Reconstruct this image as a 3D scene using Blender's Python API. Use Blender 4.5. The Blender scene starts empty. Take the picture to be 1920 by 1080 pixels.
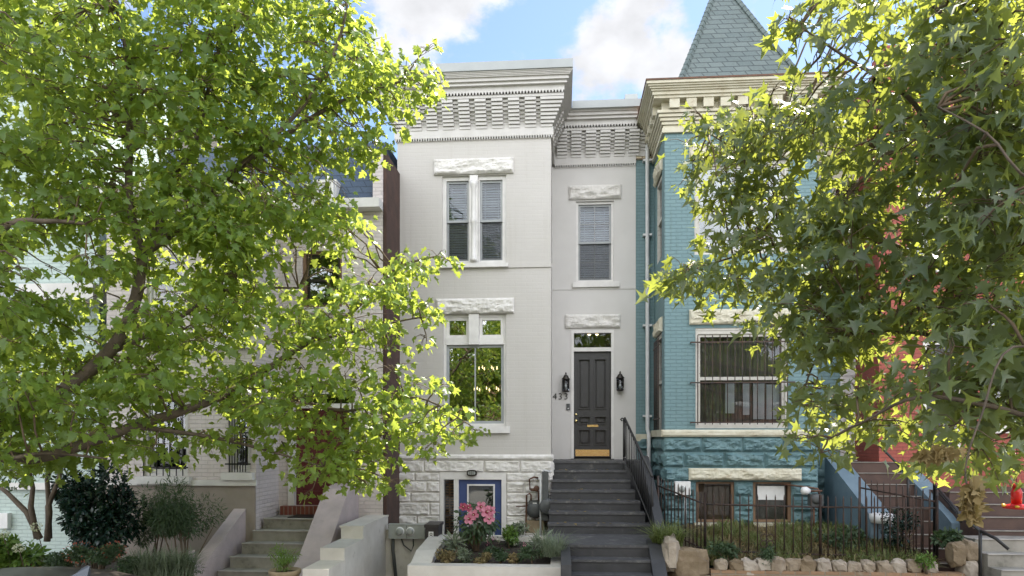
import bpy, math, random
import numpy as np
from mathutils import Vector, Matrix, noise
R = math.radians
random.seed(7); rng = np.random.default_rng(11)
sc = bpy.context.scene
COL = sc.collection

# ---------------------------------------------------------------- camera
D, ZC, F, HY, YAW = 12.75, 2.66, 1280.0, 820.0, R(4.2)
cam = bpy.data.cameras.new('camera'); co = bpy.data.objects.new('camera', cam); COL.objects.link(co)
cam.sensor_width = 36; cam.lens = 24; cam.shift_y = (HY-540)/1920; cam.clip_end = 2000; cam.clip_start = .1
co.location = (0, -D, ZC); co.rotation_euler = (R(90), 0, YAW); sc.camera = co
CT, ST = math.cos(YAW), math.sin(YAW)

def ray(px, py):
    u = (px-960)/F
    return -ST+u*CT, CT+u*ST, (HY-py)/F
def X(px, Y):
    dx, dy, dz = ray(px, 0); return (Y+D)*dx/dy
def Z(py, Y, px=960):
    dx, dy, dz = ray(px, py); return ZC+(Y+D)*dz/dy
def P(px, py, d):                       # point at distance d in front of the street side viewpoint
    dx, dy, dz = ray(px, py); return Vector((d*dx/dy, d-D, ZC+d*dz/dy))

# ---------------------------------------------------------------- world, sun, exposure
SUN_EL, SUN_AZ = R(54), R(36)
sc.view_settings.view_transform = 'Standard'; sc.view_settings.look = 'None'
sc.view_settings.exposure = 1.46; sc.view_settings.gamma = 1
w = bpy.data.worlds.new('World'); sc.world = w; w.use_nodes = True
nt = w.node_tree; N = nt.nodes; L = nt.links; N.clear()
def nd(t, **k):
    n = N.new(t)
    for a, b in k.items(): setattr(n, a, b)
    return n
def wmath(op, a, b=None, clamp=False):
    n = nd('ShaderNodeMath', operation=op); n.use_clamp = clamp
    for i, v in enumerate((a, b)):
        if v is None: continue
        if isinstance(v, (int, float)): n.inputs[i].default_value = v
        else: L.new(v, n.inputs[i])
    return n.outputs[0]
out = nd('ShaderNodeOutputWorld'); bg = nd('ShaderNodeBackground'); L.new(bg.outputs[0], out.inputs[0])
sky = nd('ShaderNodeTexSky', sky_type='NISHITA'); sky.sun_disc = False
sky.sun_elevation = SUN_EL; sky.sun_rotation = SUN_AZ; sky.ozone_density = 3.0; sky.dust_density = .3
hs = nd('ShaderNodeHueSaturation'); hs.inputs['Saturation'].default_value = .95; hs.inputs['Value'].default_value = .88
L.new(sky.outputs[0], hs.inputs['Color'])
tc = nd('ShaderNodeTexCoord'); dirv = tc.outputs['Generated']
sep = nd('ShaderNodeSeparateXYZ'); L.new(dirv, sep.inputs[0])
mp = nd('ShaderNodeMapping'); mp.inputs['Scale'].default_value = (1, 1, 1.5); L.new(dirv, mp.inputs[0])
nz = nd('ShaderNodeTexNoise'); nz.inputs['Scale'].default_value = 9; nz.inputs['Detail'].default_value = 9
nz.inputs['Roughness'].default_value = .58; L.new(mp.outputs[0], nz.inputs['Vector'])
acc = None
def blob(px, py, rad, amp):
    global acc
    d = Vector(ray(px, py)).normalized()
    n = nd('ShaderNodeVectorMath', operation='DISTANCE'); L.new(dirv, n.inputs[0]); n.inputs[1].default_value = d
    g = wmath('MULTIPLY', wmath('SUBTRACT', 1.0, wmath('DIVIDE', n.outputs['Value'], rad), True), amp)
    acc = g if acc is None else wmath('ADD', acc, g)
blob(1180, 75, .08, .46); blob(1265, 35, .085, .52); blob(1095, 72, .05, .40); blob(1405, 30, .05, .45); blob(1190, 120, .10, .2); blob(1120, 190, .12, .14)
blob(745, 30, .08, .38); blob(800, 80, .09, .34); blob(730, 110, .09, .24); blob(960, 210, .2, .15)
back = wmath('MULTIPLY', wmath('ADD', wmath('MULTIPLY', sep.outputs['Y'], -1.0), .12, True), .75)  # added cloud cover behind the camera, out of view, brightens the fronts
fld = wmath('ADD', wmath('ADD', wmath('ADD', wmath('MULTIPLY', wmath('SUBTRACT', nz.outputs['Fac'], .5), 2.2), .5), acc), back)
mr = nd('ShaderNodeMapRange', interpolation_type='SMOOTHSTEP'); L.new(fld, mr.inputs['Value'])
mr.inputs['From Min'].default_value = .66; mr.inputs['From Max'].default_value = 1.06
mixc = nd('ShaderNodeMix', data_type='RGBA'); L.new(mr.outputs[0], mixc.inputs['Factor']); L.new(hs.outputs[0], mixc.inputs[6])
# cloud brightness, boosted in the unseen sky behind the camera to light the facades
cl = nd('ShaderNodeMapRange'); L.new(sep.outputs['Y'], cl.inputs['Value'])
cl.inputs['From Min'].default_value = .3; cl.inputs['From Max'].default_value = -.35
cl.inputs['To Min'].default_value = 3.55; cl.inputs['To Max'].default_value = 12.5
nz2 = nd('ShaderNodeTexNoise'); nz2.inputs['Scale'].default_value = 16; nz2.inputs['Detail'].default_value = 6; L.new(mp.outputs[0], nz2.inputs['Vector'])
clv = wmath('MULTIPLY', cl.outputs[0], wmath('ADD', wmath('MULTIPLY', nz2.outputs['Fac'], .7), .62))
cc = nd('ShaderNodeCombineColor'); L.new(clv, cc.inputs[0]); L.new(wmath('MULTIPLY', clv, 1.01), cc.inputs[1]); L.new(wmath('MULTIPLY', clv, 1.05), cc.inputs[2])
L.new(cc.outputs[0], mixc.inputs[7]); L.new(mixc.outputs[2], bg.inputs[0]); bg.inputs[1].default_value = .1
sl = bpy.data.lights.new('sun', 'SUN'); so = bpy.data.objects.new('sun', sl); COL.objects.link(so)
sl.energy = 5; sl.angle = R(.5); sl.color = (1, .93, .80)
so.rotation_euler = Vector((math.sin(SUN_AZ)*math.cos(SUN_EL), math.cos(SUN_AZ)*math.cos(SUN_EL), math.sin(SUN_EL))).to_track_quat('Z', 'Y').to_euler()
so.location = (8, 10, 20)
sc.cycles.max_bounces = 8; sc.cycles.transparent_max_bounces = 12; sc.cycles.caustics_reflective = False; sc.cycles.caustics_refractive = False

# ---------------------------------------------------------------- materials
def newmat(name):
    m = bpy.data.materials.new(name); m.use_nodes = True
    n = m.node_tree.nodes; l = m.node_tree.links
    return m, n, l, n['Principled BSDF']
def wallcoord(n, l):
    t = n.new('ShaderNodeTexCoord'); s = n.new('ShaderNodeSeparateXYZ'); l.new(t.outputs['Object'], s.inputs[0])
    a = n.new('ShaderNodeMath'); l.new(s.outputs[0], a.inputs[0]); l.new(s.outputs[1], a.inputs[1])
    c = n.new('ShaderNodeCombineXYZ'); l.new(a.outputs[0], c.inputs[0]); l.new(s.outputs[2], c.inputs[1])
    return c.outputs[0], t.outputs['Object']
def noisetex(n, l, vec, scale, detail=5, rough=.6):
    t = n.new('ShaderNodeTexNoise'); t.inputs['Scale'].default_value = scale; t.inputs['Detail'].default_value = detail
    t.inputs['Roughness'].default_value = rough; l.new(vec, t.inputs['Vector']); return t.outputs['Fac']
def mixcol(n, l, fac, a, b, mode='MIX'):
    m = n.new('ShaderNodeMix'); m.data_type = 'RGBA'; m.blend_type = mode
    for i, v in ((0, fac), (6, a), (7, b)):
        if isinstance(v, (int, float)): m.inputs[i].default_value = v
        elif isinstance(v, tuple): m.inputs[i].default_value = (*v[:3], 1)
        else: l.new(v, m.inputs[i])
    return m.outputs[2]
def ramp(n, l, v, a, b):
    m = n.new('ShaderNodeMapRange'); l.new(v, m.inputs['Value']); m.inputs['From Min'].default_value = a; m.inputs['From Max'].default_value = b
    return m.outputs[0]
def bump(n, l, h, p, dist, strength=1):
    b = n.new('ShaderNodeBump'); b.inputs['Distance'].default_value = dist; b.inputs['Strength'].default_value = strength
    l.new(h, b.inputs['Height']); l.new(b.outputs[0], p.inputs['Normal']); return b
def mat(name, c, rough=.6, c2=None, scale=6, bscale=40, bdist=.002, metal=0, c3=None, t3=(.56, .66), s3=3):
    m, n, l, p = newmat(name)
    t = n.new('ShaderNodeTexCoord').outputs['Object']
    f = noisetex(n, l, t, scale)
    if c2 is None: c2 = tuple(x*.86 for x in c)
    colr = mixcol(n, l, ramp(n, l, f, .35, .65), c, c2)
    if c3: colr = mixcol(n, l, ramp(n, l, noisetex(n, l, t, s3, 8, .7), *t3), colr, c3)
    l.new(colr, p.inputs['Base Color']); p.inputs['Roughness'].default_value = rough; p.inputs['Metallic'].default_value = metal
    if bdist: bump(n, l, noisetex(n, l, t, bscale, 6), p, bdist)
    return m
def brickmat(name, c, c2=None, mortar=None, depth=.003, rough=.65, bw=.21, bh=.067, dirt=None, ms=.006, var=.06, jf=.93, streak=.08):
    m, n, l, p = newmat(name)
    v, ob = wallcoord(n, l)
    b = n.new('ShaderNodeTexBrick'); l.new(v, b.inputs['Vector']); b.inputs['Scale'].default_value = 1
    b.inputs['Mortar Size'].default_value = ms; b.inputs['Mortar Smooth'].default_value = .4
    b.inputs['Brick Width'].default_value = bw; b.inputs['Row Height'].default_value = bh
    c2 = c2 or tuple(x*(1-var) for x in c)
    b.inputs['Color1'].default_value = (*c, 1); b.inputs['Color2'].default_value = (*c2, 1)
    b.inputs['Mortar'].default_value = (*(mortar or tuple(x*jf for x in c)), 1)
    f = noisetex(n, l, ob, 1.3, 6)
    colr = mixcol(n, l, ramp(n, l, f, .3, .75), b.outputs['Color'], (.93, .93, .92), 'MULTIPLY')
    mpn = n.new('ShaderNodeMapping'); mpn.inputs['Scale'].default_value = (1, 1, .06); l.new(ob, mpn.inputs[0])
    colr = mixcol(n, l, ramp(n, l, noisetex(n, l, mpn.outputs[0], 9, 6, .65), .52, .8), colr, mixcol(n, l, 1.0, colr, (1-streak*1.6, 1-streak*1.8, 1-streak*2.2), 'MULTIPLY'))
    mph = n.new('ShaderNodeMapping'); mph.inputs['Scale'].default_value = (.35, .35, 4); l.new(ob, mph.inputs[0])
    colr = mixcol(n, l, ramp(n, l, noisetex(n, l, mph.outputs[0], 4, 8, .7), .60, .74), colr, mixcol(n, l, 1.0, colr, (1-streak, 1-streak*1.1, 1-streak*1.3), 'MULTIPLY'))
    if dirt: colr = mixcol(n, l, ramp(n, l, noisetex(n, l, ob, 2.5, 10, .75), .56, .72), colr, dirt)
    l.new(colr, p.inputs['Base Color']); p.inputs['Roughness'].default_value = rough
    mm = n.new('ShaderNodeMath'); mm.operation = 'MULTIPLY_ADD'; l.new(b.outputs['Fac'], mm.inputs[0]); mm.inputs[1].default_value = -1
    gate = n.new('ShaderNodeMath'); gate.operation = 'MULTIPLY'; l.new(noisetex(n, l, ob, 30, 4), gate.inputs[0]); gate.inputs[1].default_value = .9
    l.new(gate.outputs[0], mm.inputs[2]); bump(n, l, mm.outputs[0], p, depth)
    return m
def glassmat(name, tint=(.75, .8, .8), ior=2.0, rough=.01, clear=.9):
    m, n, l, p = newmat(name); n.remove(p)
    o = n['Material Output']; tr = n.new('ShaderNodeBsdfTransparent'); tr.inputs[0].default_value = (*tint, 1)
    g = n.new('ShaderNodeBsdfGlossy'); g.inputs['Roughness'].default_value = rough; g.inputs['Color'].default_value = (.95, .97, 1, 1)
    t = n.new('ShaderNodeTexCoord').outputs['Object']
    b = n.new('ShaderNodeBump'); b.inputs['Distance'].default_value = .003; l.new(noisetex(n, l, t, 1.2, 2), b.inputs['Height']); l.new(b.outputs[0], g.inputs['Normal'])
    f = n.new('ShaderNodeFresnel'); f.inputs['IOR'].default_value = ior
    x = n.new('ShaderNodeMixShader'); l.new(f.outputs[0], x.inputs[0]); l.new(tr.outputs[0], x.inputs[1]); l.new(g.outputs[0], x.inputs[2]); l.new(x.outputs[0], o.inputs[0])
    return m
def leafmat(name, c1, c2, tr, tfac=.5, rough=.38, spec=.5):
    m, n, l, p = newmat(name); o = n['Material Output']
    gi = n.new('ShaderNodeNewGeometry').outputs['Random Per Island']
    colr = mixcol(n, l, gi, c1, c2)
    l.new(colr, p.inputs['Base Color']); p.inputs['Roughness'].default_value = rough; p.inputs['Specular IOR Level'].default_value = spec
    t = n.new('ShaderNodeBsdfTranslucent'); l.new(mixcol(n, l, gi, tr, tuple(x*.7 for x in tr)), t.inputs[0])
    x = n.new('ShaderNodeMixShader'); x.inputs[0].default_value = tfac
    l.new(p.outputs[0], x.inputs[1]); l.new(t.outputs[0], x.inputs[2]); l.new(x.outputs[0], o.inputs[0])
    return m
def emit(name, c, s):
    m, n, l, p = newmat(name); p.inputs['Emission Color'].default_value = (*c, 1); p.inputs['Emission Strength'].default_value = s; p.inputs['Base Color'].default_value = (*c, 1)
    return m
WHITE = (.535, .515, .486)
M = {}
M['white_brick'] = brickmat('white_painted_brick', WHITE, depth=.0013, var=.012, jf=.99, streak=.045)
M['white_wing'] = mat('white_painted_render', (.61, .597, .575), .65, (.57, .557, .535), scale=1.5, bscale=60, bdist=.0015)
M['white_stone'] = mat('white_painted_stone', (.72, .70, .67), .65, (.62, .6, .56), 9, 60, .003, c3=(.50, .47, .42), t3=(.70, .86), s3=5)
M['white_trim'] = mat('white_trim_paint', (.74, .725, .70), .5, scale=4, bdist=.0006)
M['cornice'] = mat('cornice_paint', (.58, .565, .54), .6, (.52, .505, .48), 5, 60, .0015)
M['coping'] = mat('pale_metal_coping', (.40, .425, .425), .55, (.35, .375, .375), 2, bdist=.0006)
M['charcoal'] = mat('charcoal_door_paint', (.045, .045, .047), .4, bdist=.0006)
M['step_grey'] = mat('dark_grey_step_paint', (.052, .053, .057), .6, (.036, .037, .039), 4, 50, .002, c3=(.13, .125, .115), t3=(.58, .80), s3=5)
M['step_nose'] = mat('worn_step_edge', (.085, .085, .089), .6, (.055, .055, .058), 9, 60, .002, c3=(.22, .215, .20), t3=(.54, .74), s3=8)
M['iron'] = mat('black_iron', (.022, .021, .02), .5, bdist=.0005)
M['rust_iron'] = mat('rusty_black_iron', (.026, .022, .02), .6, (.07, .035, .022), 9, 60, .0008)
M['brass'] = mat('polished_brass', (.80, .68, .36), .24, (.7, .58, .28), 3, bdist=0, metal=1)
M['bronze'] = mat('dark_bronze', (.035, .03, .025), .4, bdist=0, metal=.4)
M['blue_door'] = mat('blue_door_paint', (.045, .075, .20), .42, bdist=.0004)
M['glass'] = glassmat('window_glass', ior=2.2)
M['glass_coated'] = glassmat('coated_window_glass', ior=3.3, tint=(.6, .62, .6))
M['glass_plain'] = glassmat('plain_window_glass', ior=1.5, tint=(.85, .88, .9))
_m, _n, _l, _p = newmat('insect_screen_mesh'); _t = _n.new('ShaderNodeBsdfTransparent'); _x = _n.new('ShaderNodeMixShader'); _x.inputs[0].default_value = .24; _p.inputs['Base Color'].default_value = (.03, .035, .04, 1)
_l.new(_t.outputs[0], _x.inputs[1]); _l.new(_p.outputs[0], _x.inputs[2]); _l.new(_x.outputs[0], _n['Material Output'].inputs[0]); M['screen'] = _m
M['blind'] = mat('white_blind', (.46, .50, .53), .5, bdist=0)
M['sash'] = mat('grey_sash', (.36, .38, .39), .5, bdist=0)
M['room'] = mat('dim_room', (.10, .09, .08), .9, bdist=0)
M['teal'] = brickmat('teal_painted_brick', (.165, .268, .285), (.15, .25, .268), (.135, .225, .242), .006, ms=.008, streak=.1)
M['teal_stone'] = mat('teal_painted_stone', (.13, .225, .238), .55, (.085, .16, .175), 5, 60, .003, c3=(.22, .31, .30), t3=(.62, .8), s3=4)
M['teal_flat'] = mat('teal_paint', (.17, .24, .29), .5, (.13, .195, .24), 4, 40, .001)
M['cream'] = mat('weathered_cream_stone', (.60, .575, .46), .75, (.52, .48, .36), 6, 50, .004, c3=(.24, .17, .10), t3=(.60, .76), s3=6)
M['cream_brick'] = brickmat('weathered_cream_brick', (.52, .46, .32), (.42, .35, .23), (.2, .14, .09), .006, dirt=(.2, .12, .06), ms=.01)
M['old_white'] = mat('peeling_white_wood', (.62, .60, .55), .7, (.52, .5, .45), 8, 50, .001, c3=(.20, .15, .11), t3=(.60, .72), s3=12)
M['red_brick'] = brickmat('red_painted_brick', (.36, .085, .06), (.30, .07, .05), (.24, .065, .05), .005)
M['far_brick'] = brickmat('sunny_red_brick', (.34, .17, .12), (.29, .14, .10), (.25, .17, .13), .005)
M['pink_brick'] = brickmat('pale_pink_brick', (.66, .60, .585), (.62, .56, .545), (.56, .51, .495), .005, ms=.008)
M['mint_brick'] = brickmat('mint_painted_brick', (.50, .60, .565), (.48, .58, .545), (.42, .51, .485), .005, ms=.008)
M['brown'] = mat('rusty_brown_party_wall', (.085, .045, .035), .8, (.05, .028, .022), 4, 30, .004)
M['pink_stucco'] = mat('pink_stucco', (.50, .42, .41), .8, (.40, .34, .33), 2.5, 50, .003, c3=(.25, .22, .2), t3=(.62, .8), s3=2)
M['tan_stucco'] = mat('tan_stucco', (.36, .31, .27), .85, (.30, .26, .22), 2.5, 50, .003)
M['maroon'] = mat('maroon_door_paint', (.11, .018, .02), .4, bdist=.0004)
M['concrete'] = mat('old_concrete', (.33, .31, .27), .85, (.22, .21, .18), 4, 60, .003, c3=(.12, .115, .09), t3=(.56, .75), s3=4)
M['white_wall'] = mat('whitewashed_concrete', (.63, .60, .55), .8, (.54, .51, .46), 3, 50, .003, c3=(.30, .27, .22), t3=(.60, .80), s3=4)
M['brick_edge'] = brickmat('red_brick_edging', (.25, .07, .045), (.17, .05, .035), (.30, .24, .2), .005, bw=.075, bh=.3, ms=.008)
M['low_brick'] = brickmat('orange_garden_brick', (.34, .21, .12), (.27, .17, .10), (.28, .24, .18), .008, ms=.009, dirt=(.3, .25, .18))
M['boulder'] = mat('tan_boulder', (.40, .325, .235), .85, (.26, .20, .135), 5, 25, .01, c3=(.22, .17, .12), t3=(.6, .75), s3=9)
M['slate_blue'] = brickmat('blue_slate', (.06, .09, .13), (.045, .07, .11), (.02, .03, .04), .008, bw=.25, bh=.14)
M['roof'] = brickmat('green_grey_shingle', (.155, .19, .18), (.125, .158, .152), (.075, .09, .088), .012, bw=.26, bh=.125, ms=.009, var=.3)
M['hip'] = mat('hip_shingle', (.15, .185, .175), .8, (.11, .14, .135), 7, 30, .006)
M['grey_metal'] = mat('meter_grey_paint', (.36, .38, .36), .45, (.30, .32, .30), 8, bdist=.0005)
M['dark_grey'] = mat('dark_grey_metal', (.085, .09, .09), .5, (.06, .065, .065), 8, bdist=.0005)
M['pipe'] = mat('painted_pipe', (.66, .67, .67), .4, bdist=0)
M['rust'] = mat('rusty_steel', (.16, .075, .04), .7, (.09, .05, .035), 20, 60, .001)
M['bin'] = mat('black_plastic', (.03, .026, .026), .45, bdist=.0004)
M['plaque'] = mat('white_plastic', (.78, .78, .77), .45, bdist=0)
M['black_ink'] = mat('black_ink', (.012, .012, .012), .5, bdist=0)
_m = M['boulder']; _n = _m.node_tree.nodes; _l = _m.node_tree.links; _p = _n['Principled BSDF']; _src = _p.inputs['Base Color'].links[0].from_socket
_oi = _n.new('ShaderNodeObjectInfo'); _hs = _n.new('ShaderNodeHueSaturation'); _l.new(_src, _hs.inputs['Color']); _mr = _n.new('ShaderNodeMapRange'); _mr.inputs['To Min'].default_value = .6; _mr.inputs['To Max'].default_value = 1.2
_l.new(_oi.outputs['Random'], _mr.inputs['Value']); _l.new(_mr.outputs[0], _hs.inputs['Value']); _mr2 = _n.new('ShaderNodeMapRange'); _mr2.inputs['To Min'].default_value = 1.25; _mr2.inputs['To Max'].default_value = .6; _l.new(_oi.outputs['Random'], _mr2.inputs['Value']); _l.new(_mr2.outputs[0], _hs.inputs['Saturation']); _l.new(_hs.outputs[0], _p.inputs['Base Color'])
M['soil'] = mat('dark_soil', (.035, .026, .02), .95, (.06, .045, .033), 18, 40, .02)
M['dry_soil'] = mat('dry_grass_soil', (.13, .095, .055), .95, (.07, .065, .03), 6, 40, .02)
M['asphalt'] = mat('asphalt', (.11, .108, .104), .85, (.085, .084, .08), 3, 150, .004)
M['paving'] = mat('pavement_concrete', (.48, .46, .42), .85, (.29, .275, .25), 2, 80, .002)
M['bark'] = mat('grey_brown_bark', (.15, .115, .085), .85, (.085, .065, .048), 9, 30, .012)
M['twig'] = mat('twig_bark', (.17, .12, .075), .8, (.10, .07, .045), 12, bdist=0)
M['maple'] = leafmat('maple_leaf', (.08, .155, .032), (.13, .21, .045), (.58, .69, .10), .55, .36, .5)
M['gum'] = leafmat('sweetgum_leaf', (.075, .115, .075), (.11, .155, .09), (.56, .62, .09), .46, .34, .7)
M['dryleaf'] = leafmat('dry_leaf', (.36, .27, .12), (.26, .19, .08), (.4, .3, .1), .35, .6)
M['bushdark'] = leafmat('dark_glossy_leaf', (.012, .034, .026), (.022, .05, .036), (.04, .09, .02), .2, .25)
M['bush'] = leafmat('green_bush_leaf', (.05, .09, .045), (.08, .125, .06), (.15, .24, .06), .3, .5)
M['sage'] = leafmat('sage_leaf', (.16, .20, .13), (.24, .28, .19), (.22, .28, .12), .3, .6)
M['fresh'] = leafmat('fresh_green_leaf', (.10, .20, .035), (.16, .26, .05), (.26, .38, .05), .4, .45)
M['grassblade'] = leafmat('grass_blade', (.12, .17, .05), (.22, .25, .09), (.26, .32, .08), .4, .5)
M['drygrass'] = leafmat('dry_grass_blade', (.30, .23, .11), (.20, .17, .07), (.3, .24, .1), .3, .6)
M['petal'] = leafmat('pink_petal', (.72, .22, .34), (.80, .34, .45), (.7, .25, .35), .35, .5)
M['petal_dark'] = leafmat('crimson_petal', (.42, .07, .14), (.55, .13, .2), (.5, .1, .15), .3, .5)
M['petal_heart'] = mat('crimson_flower_centre', (.25, .01, .03), .5, bdist=0)
M['redflower'] = leafmat('red_flower', (.42, .07, .03), (.5, .16, .08), (.4, .1, .05), .3, .5)
M['whiteflower'] = leafmat('cream_flower', (.72, .72, .55), (.62, .68, .42), (.5, .5, .3), .3, .6)
M['carpaint'] = mat('dark_car_paint', (.05, .042, .036), .34, (.035, .03, .026), 9, bdist=0, metal=.2)
M['car_silver'] = mat('silver_car_trim', (.30, .31, .33), .3, bdist=0, metal=.5)
M['car_fin'] = mat('blue_grey_car_paint', (.10, .12, .15), .25, bdist=0, metal=.3)
M['car_glass'] = mat('car_glass', (.01, .012, .013), .05, bdist=0)
M['rubber'] = mat('tyre_rubber', (.02, .02, .02), .8, bdist=.001)
M['redplastic'] = mat('red_plastic', (.62, .02, .015), .3, bdist=0)
M['yellowplastic'] = mat('yellow_plastic', (.75, .45, .03), .4, bdist=0)
M['wood'] = mat('brown_wood_blind', (.27, .14, .065), .55, (.2, .1, .045), 20, bdist=0)
M['curtain'] = mat('grey_brown_curtain', (.24, .21, .17), .9, (.15, .13, .105), 3, bdist=0)
M['terracotta'] = mat('weathered_clay_pot', (.34, .27, .17), .8, (.24, .18, .11), 6, 50, .003)
M['boards'] = mat('brown_window_boards', (.22, .13, .075), .7, (.14, .085, .05), 4, bdist=.001)
M['bulb'] = emit('warm_bulb', (1, .72, .38), 5)
M['dark_step'] = mat('red_brown_step', (.10, .06, .045), .7, (.07, .042, .034), 4, 50, .002)

# ---------------------------------------------------------------- mesh helpers
def origin(o):
    v = Vector((0, 0, 0))
    while o is not None: v = v+o.location; o = o.parent
    return v
def tag(o, label=None, cat=None, group=None, kind=None):
    for k, v in (('label', label), ('category', cat), ('group', group), ('kind', kind)):
        if v: o[k] = v
    return o
def thing(name, loc, label, cat, group=None):
    o = bpy.data.objects.new(name, None); COL.objects.link(o); o.location = loc; o.empty_display_size = .1
    bpy.context.view_layer.update()
    return tag(o, label, cat, group)
class MB:
    def __init__(s): s.v = []; s.f = []; s.sm = []
    def add(s, vs, fs, smooth=False):
        b = len(s.v); s.v.extend([tuple(v) for v in vs]); s.f.extend([tuple(i+b for i in f) for f in fs]); s.sm.extend([smooth]*len(fs)); return s
    def box(s, x0, x1, y0, y1, z0, z1, rot=None):
        vs = [(x, y, z) for z in (z0, z1) for y in (y0, y1) for x in (x0, x1)]
        if rot:
            a, c = rot; c = Vector(c); m = Matrix.Rotation(a, 3, 'Z'); vs = [m @ (Vector(v)-c)+c for v in vs]
        return s.add(vs, [(0, 2, 3, 1), (4, 5, 7, 6), (0, 1, 5, 4), (2, 6, 7, 3), (0, 4, 6, 2), (1, 3, 7, 5)])
    def prism(s, poly, axis, a, b):           # poly in the two other axes, extruded along axis from a to b
        n = len(poly)
        def q(p, t): return {'x': (t, p[0], p[1]), 'y': (p[0], t, p[1]), 'z': (p[0], p[1], t)}[axis]
        vs = [q(p, a) for p in poly]+[q(p, b) for p in poly]
        return s.add(vs, [tuple(range(n))[::-1], tuple(range(n, 2*n))]+[(i, (i+1) % n, n+(i+1) % n, n+i) for i in range(n)])
    def tube(s, pts, r, n=8, smooth=True, cap=True):
        pts = [Vector(p) for p in pts]; rs = r if isinstance(r, (list, tuple)) else [r]*len(pts)
        vs = []; up = Vector((.3, .2, 1)).normalized()
        for i, p in enumerate(pts):
            t = (pts[min(i+1, len(pts)-1)]-pts[max(i-1, 0)]).normalized()
            a = t.cross(up)
            if a.length < .05: a = t.cross(Vector((1, 0, 0)))
            a.normalize(); b = t.cross(a)
            for k in range(n):
                an = 2*math.pi*k/n; vs.append(p+(a*math.cos(an)+b*math.sin(an))*rs[i])
        fs = [(i*n+k, i*n+(k+1) % n, (i+1)*n+(k+1) % n, (i+1)*n+k) for i in range(len(pts)-1) for k in range(n)]
        if cap: fs += [tuple(range(n))[::-1], tuple((len(pts)-1)*n+k for k in range(n))]
        return s.add(vs, fs, smooth)
    def lathe(s, prof, c, n=16, axis='z'):    # prof: (radius, height)
        vs = []
        for r, h in prof:
            for k in range(n):
                a = 2*math.pi*k/n; p = (r*math.cos(a), r*math.sin(a), h)
                if axis == 'y': p = (p[0], p[2], p[1])
                if axis == 'x': p = (p[2], p[0], p[1])
                vs.append((p[0]+c[0], p[1]+c[1], p[2]+c[2]))
        m = len(prof)
        return s.add(vs, [(i*n+k, i*n+(k+1) % n, (i+1)*n+(k+1) % n, (i+1)*n+k) for i in range(m-1) for k in range(n)]+[tuple(range(n))[::-1], tuple((m-1)*n+k for k in range(n))], True)
    def wall(s, x0, x1, z0, z1, Y, holes, depth=.14, axis='x'):   # wall facing -y (axis x) or facing -x (axis y) with openings and reveals
        xs = sorted({x0, x1, *[h[0] for h in holes], *[h[1] for h in holes]}); zs = sorted({z0, z1, *[h[2] for h in holes], *[h[3] for h in holes]})
        q = (lambda a, d, z: (a, Y+d, z)) if axis == 'x' else (lambda a, d, z: (Y+d, a, z))
        for i in range(len(xs)-1):
            for j in range(len(zs)-1):
                cx, cz = (xs[i]+xs[i+1])/2, (zs[j]+zs[j+1])/2
                if any(h[0] < cx < h[1] and h[2] < cz < h[3] for h in holes): continue
                s.add([q(xs[i], 0, zs[j]), q(xs[i+1], 0, zs[j]), q(xs[i+1], 0, zs[j+1]), q(xs[i], 0, zs[j+1])], [(0, 1, 2, 3)])
        for a, b, c, d in holes:
            s.add([q(a, 0, c), q(b, 0, c), q(b, 0, d), q(a, 0, d), q(a, depth, c), q(b, depth, c), q(b, depth, d), q(a, depth, d)],
                  [(0, 4, 5, 1), (1, 5, 6, 2), (2, 6, 7, 3), (3, 7, 4, 0)])
        return s
    def frame(s, x0, x1, z0, z1, y0, y1, t, tb=None):     # picture frame of four butted bars
        tb = t if tb is None else tb
        s.box(x0, x1, y0, y1, z1-t, z1); s.box(x0, x1, y0, y1, z0, z0+tb)
        s.box(x0, x0+t, y0, y1, z0+tb, z1-t); return s.box(x1-t, x1, y0, y1, z0+tb, z1-t)
    def rock(s, x0, x1, z0, z1, Y, th, amp=.03, res=.035, axis='x', seed=0, edge=.03):  # one rock-faced block, front bulging out
        nx = max(3, int((x1-x0)/res)); nz_ = max(3, int((z1-z0)/res)); vs = []
        for j in range(nz_+1):
            for i in range(nx+1):
                x = x0+(x1-x0)*i/nx; z = z0+(z1-z0)*j/nz_
                e = min(x-x0, x1-x, z-z0, z1-z)/edge; e = min(1, e)
                h = noise.fractal(Vector((x*4.5+seed, z*7, seed*1.7)), .75, 2.2, 7)
                h2 = abs(noise.noise(Vector((x*3+seed*3, z*9+seed, 2))))+.35*abs(noise.noise(Vector((x*11+seed, z*19+seed*2, 5))))
                d = th*e*.5+e*amp*(h*1.0+.7-h2*1.1)
                vs.append((x, Y-d, z) if axis == 'x' else (Y-d, x, z))
        W = nx+1
        fs = [(j*W+i, j*W+i+1, (j+1)*W+i+1, (j+1)*W+i) for j in range(nz_) for i in range(nx)]
        return s.add(vs, fs)
    def build(s, name, m, parent=None, label=None, cat=None, group=None, kind=None, loc=None):
        o0 = origin(parent) if parent else Vector(loc or (0, 0, 0))
        me = bpy.data.meshes.new(name); me.from_pydata([(x-o0.x, y-o0.y, z-o0.z) for x, y, z in s.v], [], s.f)
        me.polygons.foreach_set('use_smooth', s.sm); me.materials.append(M[m] if isinstance(m, str) else m); me.update()
        o = bpy.data.objects.new(name, me); COL.objects.link(o)
        if parent: o.parent = parent
        elif loc: o.location = loc
        return tag(o, label, cat, group, kind)
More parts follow.
